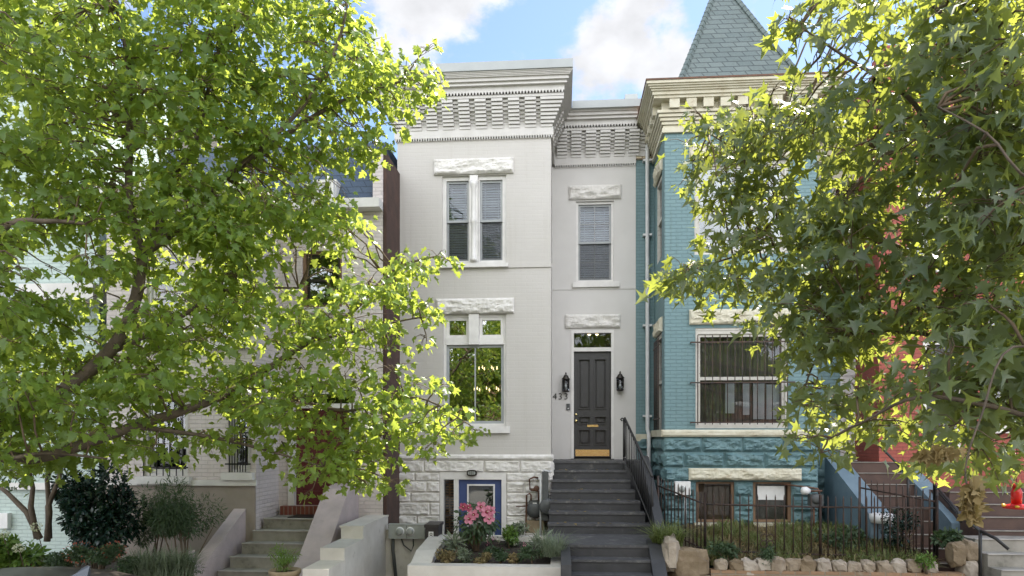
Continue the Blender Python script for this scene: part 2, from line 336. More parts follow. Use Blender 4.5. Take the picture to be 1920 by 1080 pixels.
def text(name, s, size, loc, m, parent=None, extrude=.006, rot=(R(90), 0, 0), shear=0):
    c = bpy.data.curves.new(name, 'FONT'); c.body = s; c.size = size; c.extrude = extrude; c.align_x = 'CENTER'; c.shear = shear; c.offset = -.0015 if size > .15 else 0
    o = bpy.data.objects.new(name, c); COL.objects.link(o); c.materials.append(M[m])
    o0 = origin(parent) if parent else Vector((0, 0, 0))
    o.location = Vector(loc)-o0; o.rotation_euler = rot
    bpy.context.view_layer.update()
    me = bpy.data.meshes.new_from_object(o.evaluated_get(bpy.context.evaluated_depsgraph_get())); q = bpy.data.objects.new(name, me)
    q.matrix_basis = o.matrix_basis.copy(); bpy.data.objects.remove(o); q.name = name; COL.objects.link(q)
    if parent: q.parent = parent
    return q
def dup(o, parent=None):
    c = o.copy(); COL.objects.link(c); c.parent = parent
    for ch in [x for x in bpy.data.objects if x.parent == o and x.name != c.name]: dup(ch, c)
    return c

# leaves -----------------------------------------------------------------
MAPLE = [(0, 0), (.22, -.02), (.44, .12), (.27, .29), (.56, .58), (.24, .54), (.22, .74), (0, 1)]
STAR = [(0, .0), (.10, .10), (.36, -.02), (.22, .27), (.62, .50), (.17, .50), (0, 1.02)]
OVAL = [(0, 0), (.18, .25), (.22, .5), (.15, .78), (0, 1)]
LANCE = [(0, 0), (.07, .3), (.07, .6), (0, 1)]
HALF = {'maple': MAPLE, 'star': STAR, 'oval': OVAL, 'lance': LANCE}
def leaf_mesh(name, pos, dr, nr, size, kind, m, parent, fold=.12, **k):
    half = HALF[kind]; prof = np.array(half+[(-x, y) for x, y in half[-2:0:-1]], float); K = len(prof)
    n = len(pos); dr = dr/np.linalg.norm(dr, axis=1, keepdims=True)
    sd = np.cross(dr, nr); sd /= np.linalg.norm(sd, axis=1, keepdims=True)+1e-9
    up = np.cross(sd, dr)
    prof3 = np.vstack([prof, [[0, .42]]]); K1 = K+1
    fo = fold*rng.uniform(-.3, 3.0, (n, 1)); cu = rng.uniform(.02, .42, (n, 1)); sk = rng.normal(scale=.18, size=(n, 1)); wd_ = rng.uniform(.82, 1.12, (n, 1))
    hz = fo*np.abs(prof3[None, :, 0])-cu*prof3[None, :, 1]**2+sk*prof3[None, :, 0]*prof3[None, :, 1]
    v = pos[:, None, :]+size[:, None, None]*(sd[:, None, :]*(prof3[None, :, 0]*wd_)[..., None]+dr[:, None, :]*prof3[None, :, 1:2]+up[:, None, :]*hz[..., None])
    v = v.reshape(-1, 3)
    tri = np.array([(K, i, (i+1) % K) for i in range(K)])
    f = (np.arange(n)[:, None, None]*K1+tri[None]).reshape(-1)
    o0 = np.array(origin(parent)) if parent else np.zeros(3)
    me = bpy.data.meshes.new(name); me.vertices.add(len(v)); me.vertices.foreach_set('co', (v-o0).ravel())
    me.loops.add(len(f)); me.loops.foreach_set('vertex_index', f)
    nf = len(f)//3; me.polygons.add(nf); me.polygons.foreach_set('loop_start', np.arange(nf)*3); me.polygons.foreach_set('loop_total', np.full(nf, 3))
    me.update(calc_edges=True); me.materials.append(M[m])
    o = bpy.data.objects.new(name, me); COL.objects.link(o)
    if parent: o.parent = parent
    return tag(o, k.get('label'), k.get('cat'), k.get('group'), k.get('kind'))
def blades(name, bases, h, lean, width, m, parent=None, **k):
    n = len(bases); a = rng.uniform(0, 2*np.pi, n); d = np.column_stack([np.cos(a), np.sin(a), np.zeros(n)])
    s = np.column_stack([-np.sin(a), np.cos(a), np.zeros(n)]); hh = h*rng.uniform(.55, 1.15, n); ll = lean*rng.uniform(.2, 1.3, n)
    V = []
    for t, wd in ((0, 1), (.45, .85), (.8, .5), (1, .05)):
        c = bases+d*(ll*hh*t**2)[:, None]+np.array([0, 0, 1])*(hh*(t-.35*np.minimum(ll, 1.6)*t**3))[:, None]
        V += [c-s*(width*wd), c+s*(width*wd)]
    v = np.stack(V, 1).reshape(-1, 3)
    q = np.array([(0, 1, 3, 2), (2, 3, 5, 4), (4, 5, 7, 6)]); f = (np.arange(n)[:, None, None]*8+q[None]).reshape(-1, 4)
    o0 = np.array(origin(parent)) if parent else np.zeros(3)
    me = bpy.data.meshes.new(name); me.from_pydata((v-o0).tolist(), [], f.tolist()); me.materials.append(M[m]); me.update()
    o = bpy.data.objects.new(name, me); COL.objects.link(o)
    if parent: o.parent = parent
    return tag(o, k.get('label'), k.get('cat'), k.get('group'), k.get('kind'))
def cloud(c, r, n, shell=.5):
    d = rng.normal(size=(n, 3)); d /= np.linalg.norm(d, axis=1, keepdims=True)
    rr = rng.uniform(shell, 1, n)**.6
    return np.array(c)+d*rr[:, None]*np.array(r), d
def bush(name, c, r, n, ls, kind, m, label, cat='shrub', stems=5, ground=None, lumps=8, group=None, droop=.3):
    c = Vector(c); g = c.z-r[2] if ground is None else ground
    t = thing(name, (c.x, c.y, g), label, cat, group)
    ps, ds = [], []
    for i in range(lumps):
        d = rng.normal(size=3); d /= np.linalg.norm(d); d[2] = d[2]*.9+.1
        cc = np.array(c)+d*np.array(r)*rng.uniform(.35, .72); rr = np.array(r)*rng.uniform(.28, .46)
        p, q = cloud(cc, rr, n//lumps, .35); ps.append(p); ds.append(q)
    p = np.vstack(ps); q = np.vstack(ds); k = p[:, 2] > g+.02; p = p[k]; q = q[k]; n2 = len(p)
    dr = q+rng.normal(scale=.6, size=(n2, 3))+np.array([0, 0, -droop]); nr = np.array([0, 0, 1.])+q*.6+rng.normal(scale=.5, size=(n2, 3))
    leaf_mesh('foliage', p, dr, nr, ls*rng.uniform(.6, 1.25, n2), kind, m, t)
    b = MB()
    for i in range(stems):
        j = p[rng.integers(n2)]; b0 = Vector((c.x+rng.normal()*.06*r[0], c.y+rng.normal()*.06, g-.03)); e = Vector(j)
        b.tube([b0, b0.lerp(e, .5)+Vector((0, 0, .1*r[2])), e], [.012+.01*r[2], .008+.005*r[2], .004], 5)
    b.build('stem', 'twig', t)
    return t

# ================================================================ SETTING
MB().add([(-150, -150, -.15), (150, -150, -.15), (150, 150, -.15), (-150, 150, -.15)], [(0, 1, 2, 3)]).build('road', 'asphalt', kind='structure')
MB().box(-60, 60, -4.95, -2.0, -.6, 0).build('pavement', 'paving', kind='structure')
MB().box(-60, 60, -5.12, -4.955, -.6, .006).build('kerb', 'concrete', kind='structure')
def terrain(name, x0, x1, y0, y1, zf, m, nx=24, ny=24, rough=.02):
    vs = []
    for j in range(ny+1):
        for i in range(nx+1):
            x = x0+(x1-x0)*i/nx; y = y0+(y1-y0)*j/ny
            vs.append((x, y, zf(x, y)+noise.fractal(Vector((x*2.3, y*2.3, 3)), 1, 2, 4)*rough))
    W = nx+1
    return MB().add(vs, [(j*W+i, j*W+i+1, (j+1)*W+i+1, (j+1)*W+i) for j in range(ny) for i in range(nx)], True).build(name, m, kind='structure')

# ================================================================ window builder
def sash_window(house, x0, x1, z0, z1, Y, name='window', fr='white_trim', frame=.05, dp=.10, mode='double', muntin=(1, 1), sash='sash', glass='glass_plain', blind=None, split=.5, label=None):
    """casing, two sashes and panes set dp behind the wall face"""
    f = MB().frame(x0, x1, z0, z1, Y+dp-.05, Y+dp+.09, frame).build(name, fr, house, label)
    a, b, c, d = x0+frame, x1-frame, z0+frame, z1-frame
    if mode == 'double':
        zm = c+(d-c)*split
        s1 = MB().frame(a+.002, b-.002, zm-.02, d-.002, Y+dp-.01, Y+dp+.025, .042)
        s2 = MB().frame(a+.004, b-.004, c+.002, zm+.02, Y+dp+.03, Y+dp+.065, .042, .06)
        for k in range(1, muntin[0]):
            xx = a+(b-a)*k/muntin[0]; s1.box(xx-.009, xx+.009, Y+dp, Y+dp+.02, zm+.022, d-.044); s2.box(xx-.009, xx+.009, Y+dp+.038, Y+dp+.06, c+.062, zm-.022)
        for k in range(1, muntin[1]):
            zz = zm+(d-zm)*k/muntin[1]; s1.box(a+.044, b-.044, Y+dp+.003, Y+dp+.018, zz-.009, zz+.009)
            zz = c+(zm-c)*k/muntin[1]; s2.box(a+.046, b-.046, Y+dp+.041, Y+dp+.057, zz-.009, zz+.009)
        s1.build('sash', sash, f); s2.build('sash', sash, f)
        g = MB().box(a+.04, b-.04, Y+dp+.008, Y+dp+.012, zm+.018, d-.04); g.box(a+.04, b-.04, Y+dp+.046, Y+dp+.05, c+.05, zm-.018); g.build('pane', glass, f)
    else:
        MB().box(a-.01, b+.01, Y+dp+.02, Y+dp+.026, c-.01, d+.01).build('pane', glass, f)
    if blind:
        bl = MB(); z = c
        while z < d-.03:
            e1, e2, e3 = random.uniform(-.004, .004), random.uniform(-.004, .004), random.uniform(-.01, .01)
            bl.add([(a+.01, Y+dp+.10+e3, z+e1), (b-.01, Y+dp+.10+e3, z+e2), (b-.01, Y+dp+.125, z+.042+e2), (a+.01, Y+dp+.125, z+.042+e1)], [(0, 1, 2, 3)])
            z += .048
        bl.box(a+.01, b-.01, Y+dp+.09, Y+dp+.13, d-.04, d-.002)
        for q in (.2, .8): bl.box(a+(b-a)*q-.006, a+(b-a)*q+.006, Y+dp+.092, Y+dp+.097, c, d-.04)
        bl.build('blind', blind, f)
        if mode == 'double': MB().box(a+.03, b-.03, Y+dp+.022, Y+dp+.024, c+.03, zm-.022).build('insect_screen', 'screen', f)
    return f
def lintel(house, x0, x1, z0, z1, Y, m='white_stone', th=.05, seed=1, amp=.028):
    b = MB().rock(x0, x1, z0, z1, Y-.035, th, amp, .022, seed=seed, edge=.035)
    b.box(x0, x1, Y-.034, Y+.11, z0, z1); return b.build('lintel', m, house)
def shell(b, x0, x1, y0, y1, z0, z1, floors=()):
    """party walls, rear wall, floors and flat roof behind a front"""
    b.box(x0, x0+.2, y0+.14, y1, z0, z1); b.box(x1-.2, x1, y0+.14, y1, z0, z1); b.box(x0+.2, x1-.2, y1-.2, y1, z0, z1)
    b.box(x0+.2, x1-.2, y0+.14, y1-.2, z1-.2, z1-.02)
    for z in floors: b.box(x0+.2, x1-.2, y0+.18, y1-.2, z-.2, z)
    return b

# ================================================================ WHITE HOUSE
xa, xb = X(745, 0), X(1033, 0)
YW = 1.45; xw = X(1192, YW)
zc0 = Z(258, 0, 1033); zc1 = zc0+1.12
H = thing('row_house', (xa+1.5, 0, 0), 'white painted brick row house with corbelled cornice and charcoal front door', 'house')
zst = Z(852, 0)
def hole(p0, p1, q0, q1, Y): return (X(p0, Y), X(p1, Y), Z(q1, Y, (p0+p1)/2), Z(q0, Y, (p0+p1)/2))
hW1 = hole(831, 949, 589, 799, 0); hW2 = hole(829, 949, 329, 495, 0)
b = MB().wall(xa, xb, zst, zc0+.02, 0, [hW1, hW2], .16)
b.wall(0-.0, YW, 0.2, zc0+.02, xb, [], axis='y') if False else None
b.add([(xb, 0, .2), (xb, YW, .2), (xb, YW, zc0), (xb, 0, zc0)], [(0, 1, 2, 3)])
b.add([(xa, 0, .2), (xa, YW, .2), (xa, YW, zc0), (xa, 0, zc0)], [(3, 2, 1, 0)])
# cable mouldings and belt courses in the brick face
zb = hW2[2]
b.box(xa-.012, xb+.012, -.022, 0, zb-.085, zb-.012)
b.build('wall', 'white_brick', H)
wd = hole(1071, 1151, 619, 860, YW); wW3 = hole(1080, 1151, 377, 529, YW)
b = MB().wall(xb, xw, .2, zc0+.02, YW, [wd, wW3], .16)
zb3 = Z(541, YW, 1110); b.box(xb+.001, xw, YW-.012, YW, zb3-.02, zb3+.03)
b.build('wall', 'white_wing', H)
sh = MB(); sh.box(xa+.02, xa+.2, .17, 9, 0, zc1-.1); sh.box(xw-.2, xw-.01, YW+.17, 9, 0, zc1-.1); sh.box(xa+.2, xw-.2, 8.8, 9, 0, zc1-.1)
for z in (2.2, 5.35, zc0-.05): sh.box(xa+.2, xw-.2, YW+.2, 8.8, z-.2, z); sh.box(xa+.2, xb-.02, .2, YW+.19, z-.2, z)
sh.box(xb-.1, xb-.005, .2, 4.5, 2.2, zc0-.06)
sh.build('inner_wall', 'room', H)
# rock-faced basement
ST_ = MB(); zt = zst; zbts = [zt-.11, zt-.33, Z(915, 0), Z(940, 0), Z(966, 0), Z(990, 0), .6, .3]
ST_.rock(xa-.05, xb+.05, zt-.11, zt, -.01, .06, .02, .03, seed=3, edge=.03)
ST_.box(xa-.05, xb+.05, -.0095, .1, zt-.11, zt-.001)
bd = hole(825, 949, 886, 1075, 0)
def course(z0, z1, cuts, seed):
    for i in range(len(cuts)-1):
        a, c = cuts[i], cuts[i+1]
        if z0 < bd[3]-.01:
            if a >= bd[0]-.01 and c <= bd[1]+.01: continue
        ST_.rock(a+.006, c-.006, z0+.006, z1-.006, 0, .045, .022, .02, seed=seed+i*3.1, edge=.022)
XL = lambda p: X(p, 0)
course(bd[3], zt-.113, [xa-.03, XL(795), XL(908), XL(975), xb+.03], 10)
zrows = [bd[3], Z(903, 0), Z(924, 0), Z(943, 0), Z(968, 0), Z(990, 0), .95, .55, .2]
lc = [[xa-.03, XL(778), bd[0]], [xa-.03, XL(800), bd[0]], [xa-.03, XL(770), bd[0]], [xa-.03, XL(806), bd[0]], [xa-.03, XL(782), bd[0]], [xa-.03, XL(796), bd[0]], [xa-.03, XL(775), bd[0]], [xa-.03, XL(800), bd[0]]]
rc = [[bd[1], XL(1004), xb+.03], [bd[1], XL(984), xb+.03], [bd[1], XL(1012), xb+.03], [bd[1], XL(990), xb+.03]]*2
for i in range(8): course(zrows[i+1], zrows[i], lc[i], 30+i*7); course(zrows[i+1], zrows[i], rc[i], 90+i*7)
ST_.box(xa-.03, bd[0], .002, .14, .2, zt-.112); ST_.box(bd[1], xb+.03, .002, .14, .2, zt-.112); ST_.box(bd[0]+.001, bd[1]-.001, .002, .14, bd[3], zt-.112)
for k in range(6):
    z0 = .25+k*(zt-.36)/6; ST_.rock(0.01, YW, z0+.006, z0+(zt-.36)/6-.006, xb+.0, -.06, -.03, .05, axis='y', seed=200+k)
ST_.build('stone_base', 'white_stone', H)
# basement door
f = MB(); fx0, fx1, fz1 = bd[0], bd[1], bd[3]
f.box(fx0, fx0+.075, -.02, .16, .2, fz1-.13); f.box(fx1-.085, fx1, -.02, .16, .2, fz1-.13); f.box(fx0, fx1, -.02, .16, fz1-.13, fz1)
xm0, xm1 = X(851, 0), X(860, 0); f.box(xm0, xm1, -.012, .16, .2, fz1-.131)
dr = f.build('basement_door_frame', 'white_trim', H)
dx0, dx1 = xm1+.004, fx1-.089; gx0, gx1 = X(878, .03), X(926, .03); gz1, gz0 = Z(910, .03), Z(1010, .03)
d = MB().wall(dx0, dx1, .25, fz1-.135, .03, [(gx0, gx1, gz0, gz1)], .04).build('basement_door', 'blue_door', H)
MB().frame(gx0-.02, gx1+.02, gz0-.02, gz1+.02, .012, .034, .03).build('glazing_frame', 'white_trim', d)
MB().box(gx0, gx1, .045, .05, gz0, gz1).build('pane', 'glass_coated', d)
MB().lathe([(.008, -.05), (.028, -.045), (.03, -.03), (.012, -.02), (.02, 0)], (dx0+.07, .03, Z(985, 0)), 12, 'y').build('handle', 'brass', d)
sd = MB().box(fx0+.08, xm0-.005, .05, .056, .25, fz1-.135).build('side_light', 'glass_plain', H)
wb = MB(); z = .3
while z < fz1-.16: wb.box(X(836, .1), xm0-.012, .09, .11, z, z+.03); z += .052
wb.box(X(842, .1), X(845, .1), .08, .088, .3, fz1-.15); wb.build('blind', 'wood', sd)
MB().box(fx0+.08, X(835.5, .1), .058, .11, .25, fz1-.135).build('jamb', 'tan_stucco', sd)
# window 1 (first floor, big)
a, c, e, g = hW1
f = MB().frame(a, c, e, g, .06, .2, .05)
zt1 = Z(644, .1, 890); f.box(a+.05, c-.05, .04, .2, zt1-.03, zt1+.10)
W1 = f.build('window', 'white_trim', H)
mu = MB().box(X(879, .0), X(898, .0), -.02, .10, Z(646, 0, 888), g-.002); mu.build('mullion', 'white_trim', W1)
lf = MB().frame(a+.052, c-.052, e+.05, zt1-.032, .09, .14, .05); xm = (a+c)/2; lf.box(xm-.012, xm+.012, .085, .14, e+.1, zt1-.082); lf.build('sash', 'sash', W1)
for s0, s1 in ((a+.052, X(879, 0)-.003), (X(898, 0)+.003, c-.052)):
    MB().frame(s0, s1, zt1+.102, g-.052, .07, .13, .055).build('transom_sash', 'white_trim', W1); MB().box(s0+.055, s1-.055, .1, .106, zt1+.15, g-.1).build('transom_pane', 'glass_coated', W1)
pp = MB().box(a+.1, xm-.012, .11, .116, e+.1, zt1-.08); pp.box(xm+.012, c-.1, .11, .116, e+.1, zt1-.08); pp.build('pane', 'glass_coated', W1)
MB().box(X(833, 0), X(956, 0), -.07, .06, Z(812, 0), Z(799, 0)).build('sill', 'white_trim', W1)
lintel(H, X(818, 0), X(964, 0), Z(588, 0, 890), Z(560, 0, 890), 0, seed=4)
# window 2 (second floor pair)
a, c, e, g = hW2
W2 = MB().frame(a, c, e, g, .05, .19, .045).build('window', 'white_trim', H)
m0, m1 = X(879, 0), X(898, 0)
cp = MB().box(m0+.02, m1-.02, -.03, .10, e+.002, g-.002)
cx = (m0+m1)/2; hh = g-e
cp.lathe([(.062, 0), (.07, .04), (.046, .07), (.044, hh*.42), (.06, hh*.44), (.06, hh*.47), (.044, hh*.5), (.042, hh*.82), (.066, hh*.86), (.07, hh*.9)], (cx, -.03, e+.04), 14)
cp.build('column', 'white_trim', W2)
for s0, s1 in ((a+.045, m0+.018), (m1-.018, c-.045)): 
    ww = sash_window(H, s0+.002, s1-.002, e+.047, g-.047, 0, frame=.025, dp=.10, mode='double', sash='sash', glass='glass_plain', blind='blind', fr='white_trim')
MB().box(X(826, 0), X(953, 0), -.075, .05, e-.075, e-.004).build('sill', 'white_trim', W2)
lintel(H, X(814, 0), X(963, 0), Z(327, 0, 890), Z(298, 0, 890), 0, seed=9)
# wing window
a, c, e, g = wW3
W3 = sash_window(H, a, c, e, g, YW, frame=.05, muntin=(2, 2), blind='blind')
MB().box(X(1074, YW), X(1161, YW), YW-.06, YW+.04, e-.11, e-.003).build('sill', 'white_trim', W3)
lintel(H, X(1067, YW), X(1165, YW), Z(374, YW, 1110), Z(348, YW, 1110), YW, seed=14)
# front door
a, c, e, g = wd
f = MB(); f.box(a, a+.055, YW-.02, YW+.16, e, g-.06); f.box(c-.055, c, YW-.02, YW+.16, e, g-.06); f.box(a, c, YW-.02, YW+.16, g-.06, g)
ztb = Z(654, YW, 1110); f.box(a+.055, c-.055, YW+.01, YW+.16, ztb-.05, ztb+.03)
f.build('door_frame', 'white_trim', H)
MB().box(a+.055, c-.055, YW+.07, YW+.076, ztb+.031, g-.061).build('transom_pane', 'glass_plain', H)
Yd = YW+.08; x0, x1, z0, z1 = a+.058, c-.058, e+.03, ztb-.053
dw, dh = x1-x0, z1-z0
pan = []
for u0, u1 in ((.13, .44), (.56, .87)):
    for v0, v1 in ((.46, .93), (.315, .385), (.12, .26)): pan.append((x0+dw*u0, x0+dw*u1, z0+dh*v0, z0+dh*v1))
b = MB().wall(x0, x1, z0, z1, Yd, pan, .05)
FD = b.build('front_door', 'charcoal', H)
b = MB()
for q in pan:
    b.add([(q[0], Yd+.05, q[2]), (q[1], Yd+.05, q[2]), (q[1], Yd+.05, q[3]), (q[0], Yd+.05, q[3])], [(0, 1, 2, 3)])
    b.frame(q[0]-.012, q[1]+.012, q[2]-.012, q[3]+.012, Yd-.02, Yd-.0005, .02)
    if q[1]-q[0] > .08: b.box(q[0]+.045, q[1]-.045, Yd+.018, Yd+.049, q[2]+.04, q[3]-.04)
b.build('door_panel', 'charcoal', FD)
MB().box(x0+.03, x1-.03, Yd-.006, Yd-.001, z0+.02, z0+.155).build('kick_plate', 'brass', FD)
MB().box(x0+dw*.36, x0+dw*.66, Yd-.014, Yd-.001, z0+dh*.287, z0+dh*.307).build('mail_slot', 'brass', FD)
kb = MB().lathe([(.006, -.05), (.03, -.045), (.032, -.03), (.012, -.02), (.022, -.001)], (x0+.045, Yd, z0+dh*.345), 12, 'y'); kb.build('handle', 'brass', FD)
MB().lathe([(.02, -.02), (.024, -.015), (.026, -.001)], (x0+.045, Yd, z0+dh*.405), 12, 'y').build('lock', 'brass', FD)
MB().box(a-.005, c+.005, YW-.06, YW+.12, e-.03, e+.002).build('threshold', 'step_grey', H)
lintel(H, X(1060, YW), X(1163, YW), Z(615, YW, 1110), Z(590, YW, 1110), YW, seed=21)
# house number
text('house_number', '4', .19, (X(1040.5, YW), YW-.012, Z(749, YW, 1044)), 'black_ink', H)
for i, p in enumerate((1050.7, 1061.2)): text('house_number', '3', .19, (X(p, YW), YW-.012, Z(749, YW, 1055)), 'black_ink', H)
db = MB().box(X(1062, YW), X(1068.5, YW), YW-.025, YW, Z(769, YW, 1066), Z(757, YW, 1066)).build('doorbell', 'dark_grey', H)
MB().lathe([(.006, -.03), (.012, -.028), (.014, -.025)], ((X(1062, YW)+X(1068.5, YW))/2, YW, Z(766, YW, 1066)), 10, 'y').build('button', 'plaque', db)
# ---------------- cornices
def corbels(b, x0, x1, z0, out, pitch=.303, w_=.205, n=8, ch=.058, y=0., first=None):
    """columns of stepped brick courses; wide blocks at the ends"""
    L_ = x1-x0; k = max(2, int(round(L_/pitch))); p = L_/k
    for i in range(k):
        cx = x0+p*(i+.5)
        for j in range(n):
            wj = out*(j+1)/n
            b.box(cx-w_/2, cx+w_/2, y-wj, y+.0, z0+j*ch, z0+j*ch+ch-.010)
    for j in range(n):
        k_ = j >= n-3; b.box(x0-.1, x1+.1, y-out*(j+1)/n+(.055 if k_ else .075), y-.001, z0+j*ch-(.001 if k_ else 0), z0+j*ch+ch-(.012 if k_ else .0004))
    b.box(x0, x1, y-.004, y-.002, z0, z0+n*ch-.002)
def dentils(b, x0, x1, z, y, p=.058, w_=.034, h=.05, d=.03):
    n = int((x1-x0)/p)
    for i in range(n):
        cx = x0+(i+.5)*(x1-x0)/n; b.prism([(cx-w_/2, z+h), (cx+w_/2, z+h), (cx+w_/2*.4, z), (cx-w_/2*.4, z)], 'y', y-d, y)
OUT = .24
cb = MB()
zA = zc0
cb.box(xa-.045, xb+.045, -.045, YW-.1, zA+.04, zA+.185)              # plain band
dentils(cb, xa-.04, xb+.04, zA-.01, -.0, d=.042, p=.048, w_=.03)
zK = zA+.185
corbels(cb, xa+.22, xb-.22, zK, OUT, y=-.03)
# corner bricks step out to the side as well
for j in range(8):
    wj = OUT*(j+1)/8; zz = zK+j*.058
    cb.box(xb-.19, xb+wj, -.03-wj, .20, zz, zz+.048); cb.box(xa-wj, xa+.19, -.03-wj, YW-.02, zz, zz+.048)
    for cy_ in (.42, .72, 1.02): cb.box(xb-.05, xb+wj, cy_-.1, cy_+.1, zz, zz+.048)
cb.box(xa, xb+.02, -.002, YW-.1, zK, zK+.47)
zL = zK+8*.058
cb.box(xa-OUT, xb+OUT, -OUT-.03, YW+.6, zL+.001, zL+.05)
dentils(cb, xa-OUT, xb+OUT, zL+.045, -OUT-.03, d=.03)
cb.box(xa-OUT-.01, xb+OUT+.01, -OUT-.035, YW+.6, zL+.10, zL+.20)
for k, (wv, h0, h1) in enumerate([(.30, .20, .225), (.285, .225, .26), (.33, .26, .285), (.32, .285, .325), (.355, .325, .345), (.37, .345, .365), (.385, .365, .385), (.40, .385, .405)]):
    cb.box(xa-wv, xb+wv-.0, -wv-.04, YW+1.0, zL+h0+.0005, zL+h1)
cb.build('cornice', 'cornice', H)
zT = zL+.405
MB().box(xa-.43, xb+.40, -.47, YW+3.0, zT+.001, zT+.155).build('coping', 'coping', H)
cw = MB(); yy = YW
cw.box(xb+.05, xw+.001, yy-.045, yy+.1, zA+.04, zA+.185); dentils(cw, xb+.05, xw, zA-.01, yy, d=.042, p=.048, w_=.03)
corbels(cw, xb+.06, xw+.1, zK, OUT, y=yy-.03, pitch=.30)
cw.box(xb+.05, xw, yy-.002, yy+.3, zK, zK+.47)
cw.box(xb+.245, xw+.002, yy-OUT-.03, yy+.5, zL+.001, zL+.05); dentils(cw, xb+.25, xw, zL+.045, yy-OUT-.03, d=.03)
cw.box(xb+.255, xw+.003, yy-OUT-.035, yy+.5, zL+.10, zL+.20)
for k, (wv, h0, h1) in enumerate([(.30, .20, .225), (.285, .225, .26), (.33, .26, .285), (.32, .285, .325), (.355, .325, .345), (.37, .345, .365), (.385, .365, .385), (.40, .385, .405)]):
    cw.box(xb+wv+.005, xw+.004, yy-wv-.04, yy+.9, zL+h0+.0005, zL+h1)
cw.build('cornice', 'cornice', H)
MB().box(xb+.41, xw+.06, yy-.47, yy+5, zT-.05, zT+.10).build('coping', 'coping', H)
MB().box(X(1172, 4), X(1196, 4), 4, 4.5, zT, Z(176, 4, 1185)).build('chimney', 'coping', H)

# rooms seen through the glass: a hall lamp and a chandelier
t = thing('ceiling_lamp', (X(1112, 3.6), 3.6, Z(633, 3.6, 1112)+.1), 'small lit ceiling lamp in the hall seen through the transom', 'lamp')
o0 = origin(t); MB().lathe([(.09, .08), (.1, .1), (.06, .12)], o0, 14).build('canopy', 'bronze', t)
for s in (-1, 1): MB().lathe([(.01, .08), (.035, .05), (.045, .0), (.03, -.035), (.005, -.045)], (o0.x+s*.09, o0.y, o0.z), 10).build('bulb', 'bulb', t)
YCH = 2.2
t = thing('chandelier', (X(915, YCH), YCH, Z(640, YCH, 915)), 'lit two tier chandelier hanging behind the big ground floor window', 'chandelier')
c0 = origin(t); fr_ = MB().tube([c0, c0+Vector((0, 0, -1.25))], .012, 6)
bl = MB()
for zz, rr, nn in ((-.62, .2, 6), (-1.08, .3, 8)):
    for k in range(nn):
        an = 2*math.pi*k/nn; e = c0+Vector((rr*math.cos(an), rr*math.sin(an), zz))
        fr_.tube([c0+Vector((0, 0, zz-.08)), c0.lerp(e, .5)+Vector((0, 0, zz*.5-.12)), e], .008, 5)
        MB().lathe([(.006, 0), (.013, .02), (.011, .04), (.003, .07)], e, 8).build('bulb', 'bulb', t)
fr_.build('frame', 'brass', t)

# lanterns by the door and the basement light
def lantern(loc, label):
    t = thing('wall_lantern', loc, label, 'lantern', 'lanterns beside the front door'); x, y, z = loc
    MB().box(x-.045, x+.045, y-.016, y-.001, z-.16, z+.1).build('back_plate', 'bronze', t)
    b = MB(); yc = y-.11
    b.lathe([(.035, -.19), (.075, -.175), (.075, -.155), (.06, -.15)], (x, yc, z), 6); b.lathe([(.085, .07), (.088, .085), (.05, .13), (.055, .14), (.03, .165), (.012, .18), (.02, .2), (.004, .225)], (x, yc, z), 6)
    for k in range(6):
        an = 2*math.pi*k/6; p = Vector((x+.07*math.cos(an), yc+.07*math.sin(an), z)); b.tube([p+Vector((0, 0, -.155)), p+Vector((0, 0, .075))], .007, 4)
    b.tube([(x, y-.01, z-.03), (x, y-.05, z-.04)], .012, 6)
    b.build('frame', 'bronze', t)
    MB().lathe([(.062, -.152), (.066, .07)], (x, yc, z), 6).build('glass_shade', 'glass_plain', t)
    MB().lathe([(.02, -.15), (.02, -.06), (.012, -.04), (.004, 0)], (x, yc, z), 10).build('candle', 'plaque', t)
    return t
l1 = lantern((X(1061, YW), YW, Z(719, YW, 1061)), 'black lantern on the wall just above the house number')
l2 = dup(l1); l2.location = (X(1162, YW), YW, Z(717, YW, 1162)); l2['label'] = 'black lantern on the wall above the step handrail'
t = thing('bulkhead_light', (X(885, -.05), -.05, Z(887, -.05)), 'oval black bulkhead light on the lintel above the blue basement door', 'light')
o0 = origin(t)
def oval(b, sx, sz, y0, y1, c, n=20, rr=0):
    pts = [(c[0]+sx*math.copysign(abs(math.cos(2*math.pi*k/n))**.7, math.cos(2*math.pi*k/n)), c[2]+sz*math.copysign(abs(math.sin(2*math.pi*k/n))**.7, math.sin(2*math.pi*k/n))) for k in range(n)]
    return b.prism(pts, 'y', y0, y1)
oval(MB(), .095, .06, -.10, -.02, o0).build('housing', 'bronze', t)
oval(MB(), .07, .035, -.115, -.1005, o0).build('lens', 'grey_metal', t)
g_ = MB()
for q in (-.03, 0, .03): g_.box(o0.x+q-.004, o0.x+q+.004, -.124, -.1155, o0.z-.04, o0.z+.04)
g_.build('guard', 'bronze', t)

